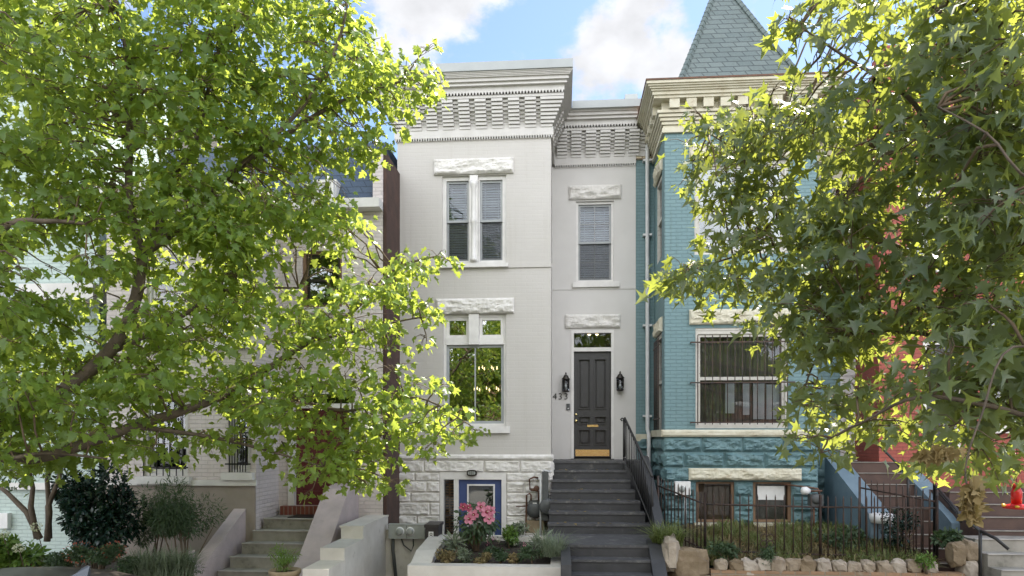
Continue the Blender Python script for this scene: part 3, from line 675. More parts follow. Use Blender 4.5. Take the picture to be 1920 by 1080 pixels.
# ---------------- front steps of the white house
sx0, sx1 = X(1038, .45), X(1166, .45); zl = Z(858, YW)-.03
S = thing('front_steps', ((sx0+sx1)/2, -2, 0), 'dark grey painted front steps climbing to the charcoal door', 'steps')
fl = MB(); ns = MB()
fl.box(xb+.03, xw+.1, .45, YW-.005, 0, zl-.045); ns.box(xb+.025, xw+.1, .43, YW-.006, zl-.0445, zl)
r_, run = .167, .28
for i in range(1, 8):
    y0 = .45-run*i; z = zl-r_*i
    if i == 7: y0 = .45-run*6-1.16
    yend = .45-run*(i-1)-.001
    xL, xR = sx0-.012*i, sx1+.055*i
    fl.box(xL, xR, y0+.012, yend, 0, z-.04); ns.box(xL-.008, xR, y0-.008, yend, z-.0395, z)
ymid, zmid = .45-run*6-1.16, zl-r_*7
lx0, lx1 = X(1069, ymid), X(1216, ymid)
for i in range(1, 7):
    y0 = ymid-.26*i; z = zmid-.178*i
    if z < .02: break
    fl.box(lx0, lx1, y0+.012, ymid-.26*(i-1)-.0, 0, z-.035); ns.box(lx0, lx1, y0-.008, ymid-.26*(i-1)+.001, z-.0345, z)
fl.build('flight', 'step_grey', S); ns.build('tread', 'step_nose', S)
MB().box(lx0-.14, lx0-.002, ymid-1.5, ymid-.001, 0, zmid-.03).build('cheek_wall', 'step_grey', S)
ck = MB()
y1s = .45-run*6
ck.prism([(ymid+.3, zmid+.06), (ymid+.3, 0), (.44, 0), (.44, zl+.10), (.2, zl+.08)], 'x', sx1+.34, sx1+.48)
ck.prism([(ymid-1.6, zmid-1.1), (ymid-1.6, -.0), (ymid+.299, 0), (ymid+.299, zmid+.05), (ymid, zmid+.02)], 'x', lx1+.002, lx1+.20)
ck.box(sx1+.03, sx1+.339, .2, .449, 0, zl-.05)
ck.build('cheek_wall', 'step_grey', S)
rl = MB(); xr = sx1+.05
top = [(xr, .62, zl+.80), (xr, .40, zl+.82), (xr+.30, y1s-.05, zl-.95+.75)]
rl.tube(top, .022, 8); rl.tube([(xr, .60, zl+.06), (xr, .36, zl+.06), (xr+.30, y1s-.05, zl-1.12+.1)], .014, 6)
for k in range(16):
    tt = k/15; p = Vector((xr, .40, zl)).lerp(Vector((xr+.30, y1s-.05, zl-1.02)), tt)
    rl.tube([p+Vector((0, 0, .08)), p+Vector((0, 0, .79))], .009 if 0 < k < 15 else .02, 5)
rl.tube([(xr, .62, zl), (xr, .62, zl+.8)], .016, 6); rl.tube([(xr, .62, zl+.8), (xr-.03, .66, zl+.83), (xr-.06, .62, zl+.80), (xr-.03, .60, zl+.77)], .014, 6)
rl.build('handrail', 'iron', S)

# ================================================================ BLUE HOUSE
ta, tb = X(1246, 0), X(1532, 0); bw = X(1648, YW)
B = thing('row_house', ((ta+tb)/2, 0, 0), 'teal painted brick row house with a pointed turret roof', 'house')
zb0 = Z(815, 0, 1350); zbc = Z(250, 0, 1260); zbt = Z(160, -.35, 1240)
bw1 = hole(1304, 1478, 614, 803, 0); bw2 = hole(1302, 1480, 300, 476, 0)
zb0 = min(zb0, bw1[2]-.01)
b = MB().wall(ta, tb, zb0-.05, zbt-.1, 0, [bw1, bw2], .14)
b.add([(tb, 0, .2), (tb, YW, .2), (tb, YW, zbt), (tb, 0, zbt)], [(0, 1, 2, 3)])
ys0, ys1 = .35, 1.1
sideh = [(ys0, ys1, Z(806, .7, 1233), Z(628, .7, 1233)), (ys0, ys1, Z(490, .7, 1233), Z(335, .7, 1233))]
b.wall(0, YW, .2, zbt-.1, ta, sideh, .12, axis='y')
zrec = Z(300, YW, 1205)
b.wall(xw+.002, ta, .2, zrec, YW, [])
wd2 = (X(1575, YW), X(1634, YW), Z(862, YW, 1605), Z(640, YW, 1605)); ww2 = (X(1560, YW), X(1618, YW), Z(476, YW, 1590), Z(335, YW, 1590))
b.wall(tb, bw, .2, zbt-.5, YW, [wd2, ww2], .14)
b.build('wall', 'teal', B)
b = MB().box(xw+.003, ta-.02, YW-.05, YW+.05, zrec+.001, zbt-.55); b.build('upper_wall', 'cream_brick', B)
sh = MB(); sh.box(xw+.005, xw+.15, YW+.2, 9, 0, zbt-.2); sh.box(bw-.2, bw-.01, YW+.17, 9, 0, zbt-.2); sh.box(xw+.2, bw-.2, 8.8, 9, 0, zbt-.2)
for z in (2.4, 5.5, zbt-.3): sh.box(xw+.2, bw-.2, YW+.2, 8.8, z-.2, z); sh.box(ta+.18, tb-.02, .18, YW+.19, z-.2, z)
sh.box(ta+.16, ta+.18, ys1+.05, 4, .2, zbt-.4); sh.box(tb-.1, tb-.01, .2, 4, .2, zbt-.4)
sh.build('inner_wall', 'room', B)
# stone basement
SB = MB(); ztb_ = zb0-.05; bh1 = hole(1305, 1377, 902, 980, 0); bh2 = hole(1412, 1484, 902, 980, 0)
rows = [Z(819, 0), Z(847, 0), Z(875, 0), Z(902, 0), Z(928, 0), Z(955, 0), Z(982, 0), .9, .5, .1]
for i in range(9):
    cuts = [ta-.02]+[ta+(k+(.5 if i % 2 else .95))*.72 for k in range(3)]+[tb+.02]
    segs = []
    z0, z1 = rows[i+1], rows[i]
    for s0, s1 in zip(cuts[:-1], cuts[1:]):
        parts_ = [(s0, s1)]
        if rows[3]-.01 > z0 > bh1[2]-.2 and i in (3, 4, 5):
            for h in (bh1, bh2):
                parts_ = [q for p_ in parts_ for q in (((p_[0], min(p_[1], h[0])), (max(p_[0], h[1]), p_[1])))  if q[1]-q[0] > .05]
        segs += parts_
    for k, (s0, s1) in enumerate(segs): SB.rock(s0+.006, s1-.006, z0+.006, z1-.006, -.0, .07, .04, seed=i*11+k*2.3+300, edge=.045, res=.022)
    SB.rock(.0, YW, z0+.006, z1-.006, ta, .07, .04, .06, axis='y', seed=i*5+700)
SB.wall(ta, tb, 0, rows[0], .004, [bh1, bh2], .14)
SB.build('stone_base', 'teal_stone', B); SB = MB()
for i in range(4): SB.rock(xw+.01, ta-.02, rows[2*i+1]+.006, rows[2*i]-.006, YW-.01, .06, .03, .04, seed=900+i)
SB.build('stone_base', 'teal_stone', B); SB = MB()
SB.rock(tb+.02, X(1575, YW)-.02, .9, rows[1], YW-.01, .06, .03, .06, seed=950)
SB.build('stone_base', 'teal_stone', B)
b = MB().rock(ta-.07, tb+.04, Z(819, 0), Z(806, 0), -.05, .04, .012, .03, seed=33); b.box(ta-.07, tb+.04, -.049, .01, Z(819, 0), Z(806, 0)); b.box(ta-.068, ta+.0, .0, YW, Z(819, 0)+.002, Z(806, 0)-.002)
b.box(xw+.004, ta-.07, YW-.06, YW-.001, Z(827, YW), Z(814, YW)); b.build('belt_course', 'cream', B)
lintel(B, X(1290, 0), X(1500, 0), Z(900, 0, 1400), Z(878, 0, 1400), -.05, 'cream', seed=41)
lintel(B, X(1292, 0), X(1492, 0), Z(608, 0, 1390), Z(580, 0, 1390), 0, 'cream', seed=43)
lintel(B, X(1292, 0), X(1490, 0), Z(299, 0, 1390), Z(270, 0, 1390), 0, 'cream', seed=47)
lintel(B, X(1534, YW), X(1640, YW), Z(345, YW, 1590), Z(322, YW, 1590), YW, 'cream', seed=49)
b = MB().rock(.25, 1.2, sideh[0][3], sideh[0][3]+.28, ta-.02, .05, .03, .03, axis='y', seed=51); b.box(ta-.019, ta+.05, .25, 1.2, sideh[0][3], sideh[0][3]+.28)
b.rock(.25, 1.2, sideh[1][3], sideh[1][3]+.28, ta-.02, .05, .03, .03, axis='y', seed=52); b.box(ta-.019, ta+.05, .25, 1.2, sideh[1][3], sideh[1][3]+.28); b.build('side_lintel', 'cream', B)
# big barred window
a, c, e, g = bw1
BW = MB().frame(a, c, e, g, .02, .16, .045); BW.frame(a+.046, c-.046, e+.046, g-.11, .06, .14, .05); BW.box(a+.046, c-.046, .03, .15, g-.109, g-.046)
BWo = BW.build('window', 'old_white', B, 'peeling white window behind rusty bars')
zm = Z(709, 0, 1390); MB().box(a+.097, c-.097, .055, .135, zm-.03, zm+.03).build('meeting_rail', 'old_white', BWo)
MB().box(a+.09, c-.09, .1, .106, e+.09, g-.15).build('pane', 'glass_plain', BWo)
cu = MB(); n = 70; vs = []
for z in (e+.05, g-.1):
    for k in range(n+1): vs.append((a+.06+(c-a-.12)*k/n, .22+.025*math.sin(k*1.55)+.01*math.sin(k*.7), z))
cu.add(vs, [(k, k+1, n+2+k, n+1+k) for k in range(n)], True).build('curtain', 'curtain', BWo)
pc = MB()
for p0, p1, q0, q1 in ((1360, 1379, 719, 775), (1392, 1407, 719, 778), (1412, 1434, 719, 786), (1437, 1466, 721, 786)): pc.box(X(p0, .17), X(p1, .17), .17, .174, Z(q1, .17, p0), Z(q0, .17, p0))
pc.build('paper_sheet', 'plaque', BWo)
br = MB()
for q in (641, 717, 792): br.box(a-.1, c+.1, -.075, -.062, Z(q, -.07, 1390)-.012, Z(q, -.07, 1390)+.012)
for k in range(13):
    xx = a+.03+(c-a-.06)*k/12; br.tube([(xx, -.056, Z(796, 0, 1390)), (xx, -.056, Z(628, 0, 1390))], .009, 6)
for xx in (a-.09, c+.09):
    for q in (641, 717, 792): br.box(xx-.01, xx+.01, -.062, 0, Z(q, -.07, 1390)-.01, Z(q, -.07, 1390)+.01)
br.build('security_bars', 'rust_iron', BWo)
sash_window(B, *bw2[:2], *bw2[2:], 0, fr='old_white', frame=.07, sash='old_white', glass='glass', blind=None)
o_ = sash_window(B, *ww2, YW, fr='old_white', frame=.06, sash='old_white', glass='glass')
for h in (bh1, bh2):
    wv = MB().frame(h[0], h[1], h[2], h[3], .03, .16, .05).build('basement_window', 'boards', B)
    MB().box(h[0]+.05, h[1]-.05, .10, .106, h[2]+.05, h[3]-.05).build('pane', 'glass_plain', wv)
    MB().box(h[0]+.02, h[1]-.02, .15, .17, h[2], h[3]).build('board', 'boards' if h is bh1 else 'curtain', wv)
    MB().box(h[0]-.05, h[1]+.05, -.1, .03, h[2]-.09, h[2]-.002).build('sill', 'cream', wv)
MB().box(bh2[0]+.1, bh2[1]-.1, .08, .095, Z(938, 0, 1448), Z(912, 0, 1448)).build('paper_sheet', 'plaque', wv)
for q in sideh:
    sv = MB(); sv.box(ta+.02, ta+.1, q[0], q[1], q[3]-.08, q[3]); sv.box(ta+.02, ta+.1, q[0], q[0]+.06, q[2], q[3]-.08); sv.box(ta+.02, ta+.1, q[1]-.06, q[1], q[2], q[3]-.08)
    sv.box(ta+.03, ta+.09, q[0]+.06, q[1]-.06, (q[2]+q[3])/2-.03, (q[2]+q[3])/2+.03)
    so_ = sv.build('side_window', 'old_white', B); MB().box(ta+.07, ta+.076, q[0], q[1], q[2], q[3]).build('pane', 'glass', so_)
q = sideh[0]; sb = MB()
for k in range(6): yy = q[0]+.04+(q[1]-q[0]-.08)*k/5; sb.tube([(ta-.05, yy, q[2]), (ta-.05, yy, q[3]-.1)], .008, 5)
for zz in (q[2]+.2, q[3]-.25): sb.box(ta-.058, ta-.045, q[0]-.05, q[1]+.05, zz, zz+.025)
sb.build('security_bars', 'rust_iron', B)
# entrance door, white, half open look kept plain
a, c, e, g = wd2
MB().frame(a, c, e-.05, g, YW-.02, YW+.14, .06, .05).build('door_frame', 'white_trim', B)
dd = MB().wall(a+.062, c-.062, e, g-.35, YW+.08, [(a+.12, c-.12, e+.15, e+.8), (a+.12, c-.12, e+1.0, e+1.7)], .03); dd.box(a+.1, c-.1, YW+.105, YW+.11, e+.1, e+1.8)
dd = dd.build('front_door', 'plaque', B); MB().lathe([(.006, -.05), (.028, -.045), (.03, -.03), (.012, -.02), (.02, 0)], (c-.1, YW+.08, e+.95), 10, 'y').build('handle', 'brass', dd)
MB().box(a+.06, c-.06, YW+.09, YW+.095, g-.34, g-.06).build('transom_pane', 'glass', B)
# tower cornice
cb = MB(); z0 = Z(250, 0, 1260)
cb.box(ta-.05, tb+.05, -.05, YW-.05, z0, z0+.08)
for j in range(5): cb.box(ta-.03*(j+1), tb+.03*(j+1), -.03*(j+1), YW-.05, z0+.0805+j*.06, z0+.08+j*.06+.05)
cb.box(ta-.02, tb+.02, -.02, YW-.05, z0+.08, z0+.38)
k = 9
for i in range(k):
    cx = ta+(tb-ta)*(i+.5)/k; cb.box(cx-.09, cx+.09, -.2, -.02, z0+.385, z0+.55)
for i in range(4):
    cy = YW*(i+.5)/4; cb.box(ta-.2, ta-.02, cy-.09, cy+.09, z0+.385, z0+.55)
cb.box(ta-.06, tb+.06, -.06, YW-.05, z0+.3805, z0+.55)
for wv, h0, h1 in ((.22, .55, .60), (.25, .60, .66), (.28, .66, .69), (.31, .69, .72), (.34, .72, .75), (.37, .75, .80)):
    cb.box(ta-wv, tb+wv, -wv, YW+.3, z0+h0+.0005, z0+h1)
cb.build('cornice', 'cream', B)
zr0 = z0+.80
cw = MB(); cw.box(tb+.38, bw+.01, YW-.3, YW+.2, zr0-.5, zr0-.3); cw.box(tb+.06, bw, YW-.15, YW+.1, zr0-.9, zr0-.5); cw.build('wing_cornice', 'cream', B)
MB().box(ta-.385, tb+.385, -.385, YW+.35, zr0+.0005, zr0+.03).build('gutter_edge', 'rust', B)
# turret roof
rf = MB(); rx0, rx1, ry0, ry1 = X(1270, -.14), X(1512, -.14), -.14, 2.3; zq = zr0+.03
ax, ay, az = X(1350, 1.3), 1.3, Z(-36, 1.3, 1350)
base = [(rx0, ry0), (rx1, ry0), (rx1, ry1), (rx0, ry1)]
lv = [(0, 0), (.04, .10)] if False else [(0.0, 0.0), (.30, .37), (.62, .68), (1, 1)]
vs = []
for s, t_ in ((0, 0), (.10, .075), (.5, .48), (1, 1)):
    for (x, y) in base: vs.append((x+(ax-x)*s*.985, y+(ay-y)*s*.985, zq+(az-zq)*t_))
rf.add(vs, [(l*4+k, l*4+(k+1) % 4, l*4+4+(k+1) % 4, l*4+4+k) for l in range(3) for k in range(4)]+[(12, 13, 14, 15), (3, 2, 1, 0)])
RF = rf.build('turret_roof', 'roof', B)
hp = MB()
for k in range(4):
    pts = [Vector(vs[l*4+k]) for l in range(4)]
    for a_, b_ in zip(pts[:-1], pts[1:]):
        m_ = max(1, int((b_-a_).length/.14))
        for q in range(m_):
            s0 = a_.lerp(b_, q/m_); s1 = a_.lerp(b_, (q+1.15)/m_); hp.tube([s0, s1], [.062, .05], 5, False)
hp.build('hip_cap', 'hip', RF)
MB().lathe([(.06, -.1), (.07, .05), (.03, .1), (.06, .2), (.02, .35), (.005, .7)], (ax, ay, az), 10).build('finial', 'hip', RF)
# flat roof over the main body, darker slate mansard strip beside the white house
MB().box(xw+.25, bw-.05, YW+.35, 8.9, zr0-.05, zr0+.05).build('flat_roof', 'hip', B)
MB().prism([(YW-.02, zrec+.95), (YW+.7, zrec+1.55), (YW+.7, zrec+.95)], 'x', xw+.1, ta-.1).build('slate_strip', 'slate_blue', B)
# downspout
px_ = X(1214, YW-.1)
dp = thing('downspout', (px_, YW-.1, 2), 'long white downspout on the teal wall beside the white house', 'downspout')
b = MB(); y = YW-.10
b.tube([(px_+.16, y+.02, Z(232, y, 1214)+.08), (px_+.12, y-.02, Z(240, y, 1214)), (px_+.0, y, Z(262, y, 1214)), (px_, y, Z(805, y, 1214)), (px_+.02, y-.06, Z(815, y, 1214)), (px_+.02, y-.06, Z(930, y, 1214))], .042, 10)
b.build('pipe', 'pipe', dp); b = MB()
for q in (300, 440, 610, 780): b.box(px_-.09, px_+.09, y-.02, YW-.002, Z(q, y, 1214)-.02, Z(q, y, 1214)+.02)
b.build('bracket', 'pipe', dp)
MB().prism([(px_+.02, Z(236, y, 1214)+.18), (px_+.34, Z(236, y, 1214)+.18), (px_+.22, Z(236, y, 1214)-.02), (px_+.1, Z(236, y, 1214)-.02)], 'y', y-.1, y+.1).build('rain_head', 'cream', dp)

# steps of the blue house
def stair(name, x0, x1, ytop, ztop, n, run, rise, zbot, m, label, landing=None):
    t = thing(name, ((x0+x1)/2, ytop-run*n/2, zbot), label, 'steps')
    b = MB()
    if landing: b.box(x0, x1, ytop, landing, zbot, ztop)
    for i in range(1, n+1): b.box(x0, x1, ytop-run*i, ytop-run*(i-1)-.001, zbot, ztop-rise*i)
    b.build('flight', m, t); nb = MB()
    for i in range(0, n+1): nb.box(x0-.001, x1+.001, ytop-run*i-.02, ytop-run*i+.04, ztop-rise*i+.001, ztop-rise*i+.012)
    nb.build('nosing', 'concrete' if m != 'concrete' else 'paving', t)
    return t
ex0, ex1 = X(1595, .4), X(1692, .4)
bs = stair('front_steps', ex0, ex1, .46, Z(864, YW, 1600), 8, .25, .19, .2, 'dark_step', 'dark red brown steps between blue cheek walls at the teal house', landing=YW-.01)
zt_ = Z(864, YW, 1600)
for s0, s1, dz_ in ((ex0-.34, ex0-.002, .0), (ex1+.002, ex1+.30, -.1)):
    cw_ = MB().prism([(.75, zt_+.12+dz_), (.75, .2), (-1.2, .2), (-1.2, zt_-.82+dz_), (-1.0, zt_-.70+dz_)], 'x', s0, s1)
    cw_.build('cheek_wall', 'teal_flat', bs)
MB().lathe([(.17, -.1), (.19, -.02), (.19, .04), (.12, .06)], (ex0-.17, -1.22, zt_-.82), 12).build('cheek_end', 'plaque', bs)
b = MB(); b.tube([(ex0+.02, .6, zt_+.85), (ex0+.02, .3, zt_+.8), (ex0+.35, -1.0, zt_-.15)], .02, 8); b.tube([(ex0+.35, -1.0, zt_-.15), (ex0+.35, -1.0, zt_-.9)], .02, 8); b.tube([(ex0+.02, .6, zt_), (ex0+.02, .6, zt_+.85)], .018, 6); b.build('handrail', 'iron', bs)

# ================================================================ RED HOUSE
YR = .5; rx0 = X(1648, YR)+.0; rx1 = X(2120, YR)
RH = thing('row_house', ((rx0+rx1)/2, YR, 0), 'red painted brick row house at the far right behind leaves', 'house')
rw = [hole(1820, 1880, 330, 500, YR), hole(1700, 1765, 330, 500, YR), hole(1730, 1800, 640, 860, YR), hole(1850, 1990, 590, 800, YR)]
b = MB().wall(rx0, rx1, .2, Z(130, YR, 1700), YR, rw, .14)
b.add([(rx0, YR, .2), (rx0, YR+3, .2), (rx0, YR+3, Z(130, YR, 1700)), (rx0, YR, Z(130, YR, 1700))], [(3, 2, 1, 0)])
b.build('wall', 'red_brick', RH)
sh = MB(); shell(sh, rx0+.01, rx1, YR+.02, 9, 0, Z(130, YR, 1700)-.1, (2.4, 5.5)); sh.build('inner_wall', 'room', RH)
for h in rw[:2]+rw[3:]:
    o_ = sash_window(RH, *h, YR, frame=.06, sash='white_trim', glass='glass'); MB().box(h[0]-.06, h[1]+.06, YR-.08, YR+.03, h[2]-.12, h[2]-.002).build('sill', 'white_stone', o_)
    MB().box(h[0]-.1, h[1]+.1, YR-.04, YR+.03, h[3]+.002, h[3]+.22).build('lintel', 'white_stone', o_)
h = rw[2]; MB().frame(h[0], h[1], h[2], h[3], YR-.02, YR+.14, .06).build('door_frame', 'white_trim', RH)
dd = MB().box(h[0]+.062, h[1]-.062, YR+.08, YR+.12, h[2]+.06, h[3]-.06).build('front_door', 'charcoal', RH); MB().lathe([(.006, -.05), (.028, -.045), (.03, -.03), (.012, -.02), (.02, 0)], (h[1]-.12, YR+.08, h[2]+1), 10, 'y').build('handle', 'brass', dd)
cb = MB()
for wv, h0, h1 in ((.06, 0, .2), (.14, .2, .3), (.2, .3, .45), (.3, .45, .6)): cb.box(rx0-.0, rx1, YR-wv, YR+.3, Z(130, YR, 1700)-.3+h0, Z(130, YR, 1700)-.3+h1-.001)
cb.build('cornice', 'red_brick', RH)
rs = stair('front_steps', X(1800, -1.2), X(2080, -1.2), -.9, Z(925, -1, 1880), 3, .32, .17, .2, 'dark_step', 'dark red brown porch steps at the far right edge', landing=YR-.01)
# street steps at far right (concrete) with iron rail
cs = stair('street_steps', X(1836, -2.4), X(2060, -2.4), -2.3, Z(1012, -2.3, 1880), 5, .3, .17, 0, 'concrete', 'grey concrete street steps at the bottom right corner', landing=-1.87)
b = MB(); px2 = X(1838, -2.75); zz = Z(1065, -2.75, 1838)
b.tube([(px2, -2.75, zz-.3), (px2, -2.75, Z(995, -2.75, 1838)), (px2, -2.0, Z(975, -2.75, 1838)+.1)], .025, 8); b.tube([(px2, -2.75, Z(995, -2.75, 1838)), (px2+.06, -3.0, Z(1005, -2.75, 1838)), (px2+.16, -3.1, Z(1022, -2.75, 1838))], .022, 8); b.build('handrail', 'iron', cs)
b = MB(); p0 = P(1752, 908, 11.2); p1 = P(1798, 960, 10.4)
b.tube([(p0.x, p0.y, .7), p0, p1, (p1.x+.02, p1.y-.02, p1.z-.15)], .022, 8); b.tube([p0+Vector((0, 0, -.05)), p1+Vector((0, 0, -.06))], .012, 6); b.build('handrail', 'iron', bs)

# ================================================================ PINK HOUSE
YP = -1.0; pa, pb_ = X(484, YP), X(718, YP); YB = -1.9
PK = thing('row_house', ((pa+pb_)/2-1, YP, 0), 'pale pink brick row house with slate mansard and maroon door behind the maple', 'house')
pw = [hole(566, 641, 470, 577, YP), hole(541, 664, 728, 948, YP)]
zpm = Z(398, YP, 640)
b = MB().wall(pa, pb_, .2, zpm, YP, pw, .14); b.box(X(699, YP), pb_, YP+.001, YP+3, zpm+.001, Z(283, YP, 717)); b.build('wall', 'pink_brick', PK)
b = MB().box(pb_+.001, pb_+.06, YP+.02, YP+9, .2, Z(283, YP, 717)-.02); b.build('party_wall', 'brown', PK)
bx0, bx1 = X(200, YB), X(480, YB)
bwn = [hole(268, 352, 740, 893, YB), hole(428, 478, 740, 886, YB), hole(275, 345, 470, 640, YB), hole(400, 460, 470, 640, YB)]
bwn[1] = (bwn[1][0], bx1-.1, bwn[1][2], bwn[1][3])
zbb = Z(900, YB, 420)
b = MB().wall(bx0, bx1, zbb, zpm, YB, bwn, .14); b.add([(bx1, YB, .2), (bx1, YP, .2), (bx1, YP, zpm), (bx1, YB, zpm)], [(0, 1, 2, 3)]); b.build('bay_wall', 'pink_brick', PK)
b = MB().box(bx0, bx1-.002, YB-.02, YP, .2, zbb-.001); b.build('bay_base', 'tan_stucco', PK)
sh = MB(); sh.box(bx0, bx0+.2, YB+.2, 8, 0, zpm); sh.box(pb_-.2, pb_-.002, YP+.16, 8, 0, zpm); sh.box(bx0+.2, pb_-.2, 7.8, 8, 0, zpm)
for z in (1.5, 4.4, zpm-.03): sh.box(bx0+.2, pb_-.2, YP+.2, 7.8, z-.2, z); sh.box(bx0+.2, bx1-.1, YB+.2, YP+.19, z-.2, z)
sh.build('inner_wall', 'room', PK)
h = pw[0]; o_ = sash_window(PK, *h, YP, frame=.05, sash='bronze', glass='glass', fr='boards'); MB().box(h[0]-.06, h[1]+.06, YP-.08, YP+.03, h[2]-.1, h[2]-.002).build('sill', 'white_stone', o_)
for h in bwn:
    o_ = sash_window(PK, *h, YB, frame=.05, sash='white_trim', glass='glass'); MB().box(h[0]-.08, min(h[1]+.08, bx1+.05), YB-.1, YB+.03, h[2]-.12, h[2]-.002).build('sill', 'white_trim', o_)
    if h[2] < 3:
        sb = MB()
        for k in range(7): xx = h[0]+.05+(h[1]-h[0]-.1)*k/6; sb.tube([(xx, YB-.06, h[2]+.01), (xx, YB-.06, h[3]-.05)], .009, 5)
        for q in (.1, .5, .92): sb.box(h[0]-.03, h[1]+.03, YB-.052, YB-.04, h[2]+(h[3]-h[2])*q, h[2]+(h[3]-h[2])*q+.025)
        sb.build('security_bars', 'iron', o_)
MB().box(bx0, bx1+.03, YB-.06, YB-.021, zbb-.09, zbb+.0).build('belt_course', 'white_trim', PK)
h = pw[1]; f = MB(); f.box(h[0], h[0]+.11, YP-.03, YP+.14, h[2], h[3]); f.box(h[1]-.08, h[1], YP-.03, YP+.14, h[2], h[3]); f.box(h[0]+.11, h[1]-.08, YP-.03, YP+.14, h[3]-.1, h[3])
ztp = Z(760, YP, 600); f.box(h[0]+.11, h[1]-.08, YP-.01, YP+.14, ztp-.05, ztp+.03); f.build('door_frame', 'white_trim', PK)
MB().box(h[0]+.11, h[1]-.08, YP+.08, YP+.086, ztp+.03, h[3]-.1).build('transom_pane', 'glass', PK)
q0, q1 = h[0]+.112, h[1]-.082
pn = [(q0+.12, q0+(q1-q0)*.46, h[2]+.25, h[2]+.9), (q0+(q1-q0)*.54, q1-.12, h[2]+.25, h[2]+.9), (q0+.12, q0+(q1-q0)*.46, h[2]+1.05, ztp-.2), (q0+(q1-q0)*.54, q1-.12, h[2]+1.05, ztp-.2)]
d_ = MB().wall(q0, q1, h[2], ztp-.05, YP+.07, pn, .03)
for p_ in pn: d_.add([(p_[0], YP+.1, p_[2]), (p_[1], YP+.1, p_[2]), (p_[1], YP+.1, p_[3]), (p_[0], YP+.1, p_[3])], [(0, 1, 2, 3)])
d_ = d_.build('front_door', 'maroon', PK); MB().lathe([(.006, -.05), (.028, -.045), (.03, -.03), (.012, -.02), (.02, 0)], (q1-.07, YP+.07, h[2]+.95), 10, 'y').build('handle', 'brass', d_)
MB().box(X(526, YP-.12), X(668, YP-.12), YP-.14, YP-.001, Z(969, YP-.14, 590), h[2]-.002).build('threshold', 'brick_edge', PK)
b = MB().box(pa, pb_-.0, YP-.25, YP+.1, zpm+.001, zpm+.16); b.box(bx0, bx1+.1, YB-.25, YP-.251, zpm+.001, zpm+.16); b.build('cornice', 'white_trim', PK)
b = MB().prism([(YP, zpm+.16), (YP+.9, zpm+1.6), (YP+4, zpm+1.7), (YP+4, zpm+.16)], 'x', bx0, X(699, YP)-.003); b.build('mansard_roof', 'slate_blue', PK)
dh = hole(588, 630, 338, 392, YP); dm = MB(); dm.box(dh[0], dh[1], YP+.02, YP+1, dh[2], dh[3]+.02); dm = dm.build('dormer', 'white_trim', PK)
sash_window(dm, dh[0]+.02, dh[1]-.02, dh[2]+.02, dh[3]-.02, YP-.13, frame=.04, sash='white_trim', glass='glass', name='dormer_window')
b = MB().tube([(X(497, YP)+.02, YP-.07, zpm), (X(497, YP)+.02, YP-.07, .6)], .04, 8); b.build('downspout', 'pink_stucco', PK)
# pink steps
py0, py1 = X(501, -1.6), X(607, -1.6); zpl = Z(973, -1.7, 555)
ps = thing('front_steps', ((py0+py1)/2, -2.2, 0), 'grey concrete steps between pink stucco walls leading to the maroon door', 'steps')
b = MB().box(py0-.0, py1+.2, -1.75, YP-.002, 0, zpl); nb = MB().box(py0, py1, -1.77, -1.7, zpl+.001, zpl+.015)
for i in range(1, 8):
    b.box(py0-.04*i, py1-.0*i, -1.75-.3*i, -1.75-.3*(i-1)-.001, 0, zpl-.16*i); nb.box(py0-.04*i, py1, -1.77-.3*i, -1.70-.3*i, zpl-.16*i+.001, zpl-.16*i+.014)
b.build('flight', 'concrete', ps); nb.build('nosing', 'paving', ps)
ck = MB().prism([(YB+.6, zpl+.32), (YB+.6, 0), (-3.9, 0), (-3.9, zpl-.55), (-3.2, zpl-.48), (-1.8, zpl+.25)], 'x', py0-.42, py0-.22).build('cheek_wall', 'pink_stucco', ps)
ck = MB().prism([(YP-.02, zpl+.55), (YP-.02, 0), (-3.1, 0), (-3.1, zpl-.65), (-2.75, zpl-.5), (-1.55, zpl+.5)], 'x', py1+.001, py1+.42); ck.build('cheek_wall', 'pink_stucco', ps)
MB().box(py0-.4, py0-.3, -3.89, -1.8, 0, .05).build('footing', 'pink_stucco', ps)
b = MB().box(X(360, -3.2), py0-.43, -3.3, -3.12, 0, Z(1036, -3.3, 430)); b.build('garden_wall', 'pink_stucco', None, 'low pink stucco garden wall left of the pink cheek wall', 'wall')
MB().box(py0+.35, py1-.1, -1.6, -1.2, zpl+.003, zpl+.018).build('doormat', 'black_ink', None, 'dark doormat on the landing before the maroon door', 'doormat')

# ================================================================ MINT HOUSE
ml, mr_ = X(-320, -1.2), X(186, -1.2)
MH = thing('row_house', ((ml+mr_)/2, -1, 0), 'mint green painted brick row house at the far left behind the maple', 'house')
mw = [hole(-60, 20, 440, 600, -1.2), hole(-120, -30, 700, 880, -1.2)]
b = MB().wall(ml, mr_, .2, Z(60, -1.2, 90), -1.2, mw, .14); b.add([(mr_, -1.2, .2), (mr_, 1, .2), (mr_, 1, Z(60, -1.2, 90)), (mr_, -1.2, Z(60, -1.2, 90))], [(0, 1, 2, 3)]); b.build('wall', 'mint_brick', MH)
for h in mw: o_ = sash_window(MH, *h, -1.2, frame=.06, glass='glass', sash='white_trim'); MB().box(h[0]-.06, h[1]+.06, -1.28, -1.17, h[2]-.1, h[2]-.002).build('sill', 'white_trim', o_)
sh = MB(); shell(sh, ml, mr_-.01, -1.18, 8, 0, Z(60, -1.2, 90)-.1, (1.5, 4.4)); sh.build('inner_wall', 'room', MH)
MB().box(X(60, -1.3), X(186, -1.3)+.1, -1.6, -1.201, Z(560, -1.4, 200)-.05, Z(540, -1.4, 200)+.05).build('porch_roof', 'white_trim', MH)
MB().box(ml, mr_+.02, -1.26, -1.201, Z(905, -1.2, 60)-.12, Z(905, -1.2, 60)).build('belt_course', 'white_trim', MH)
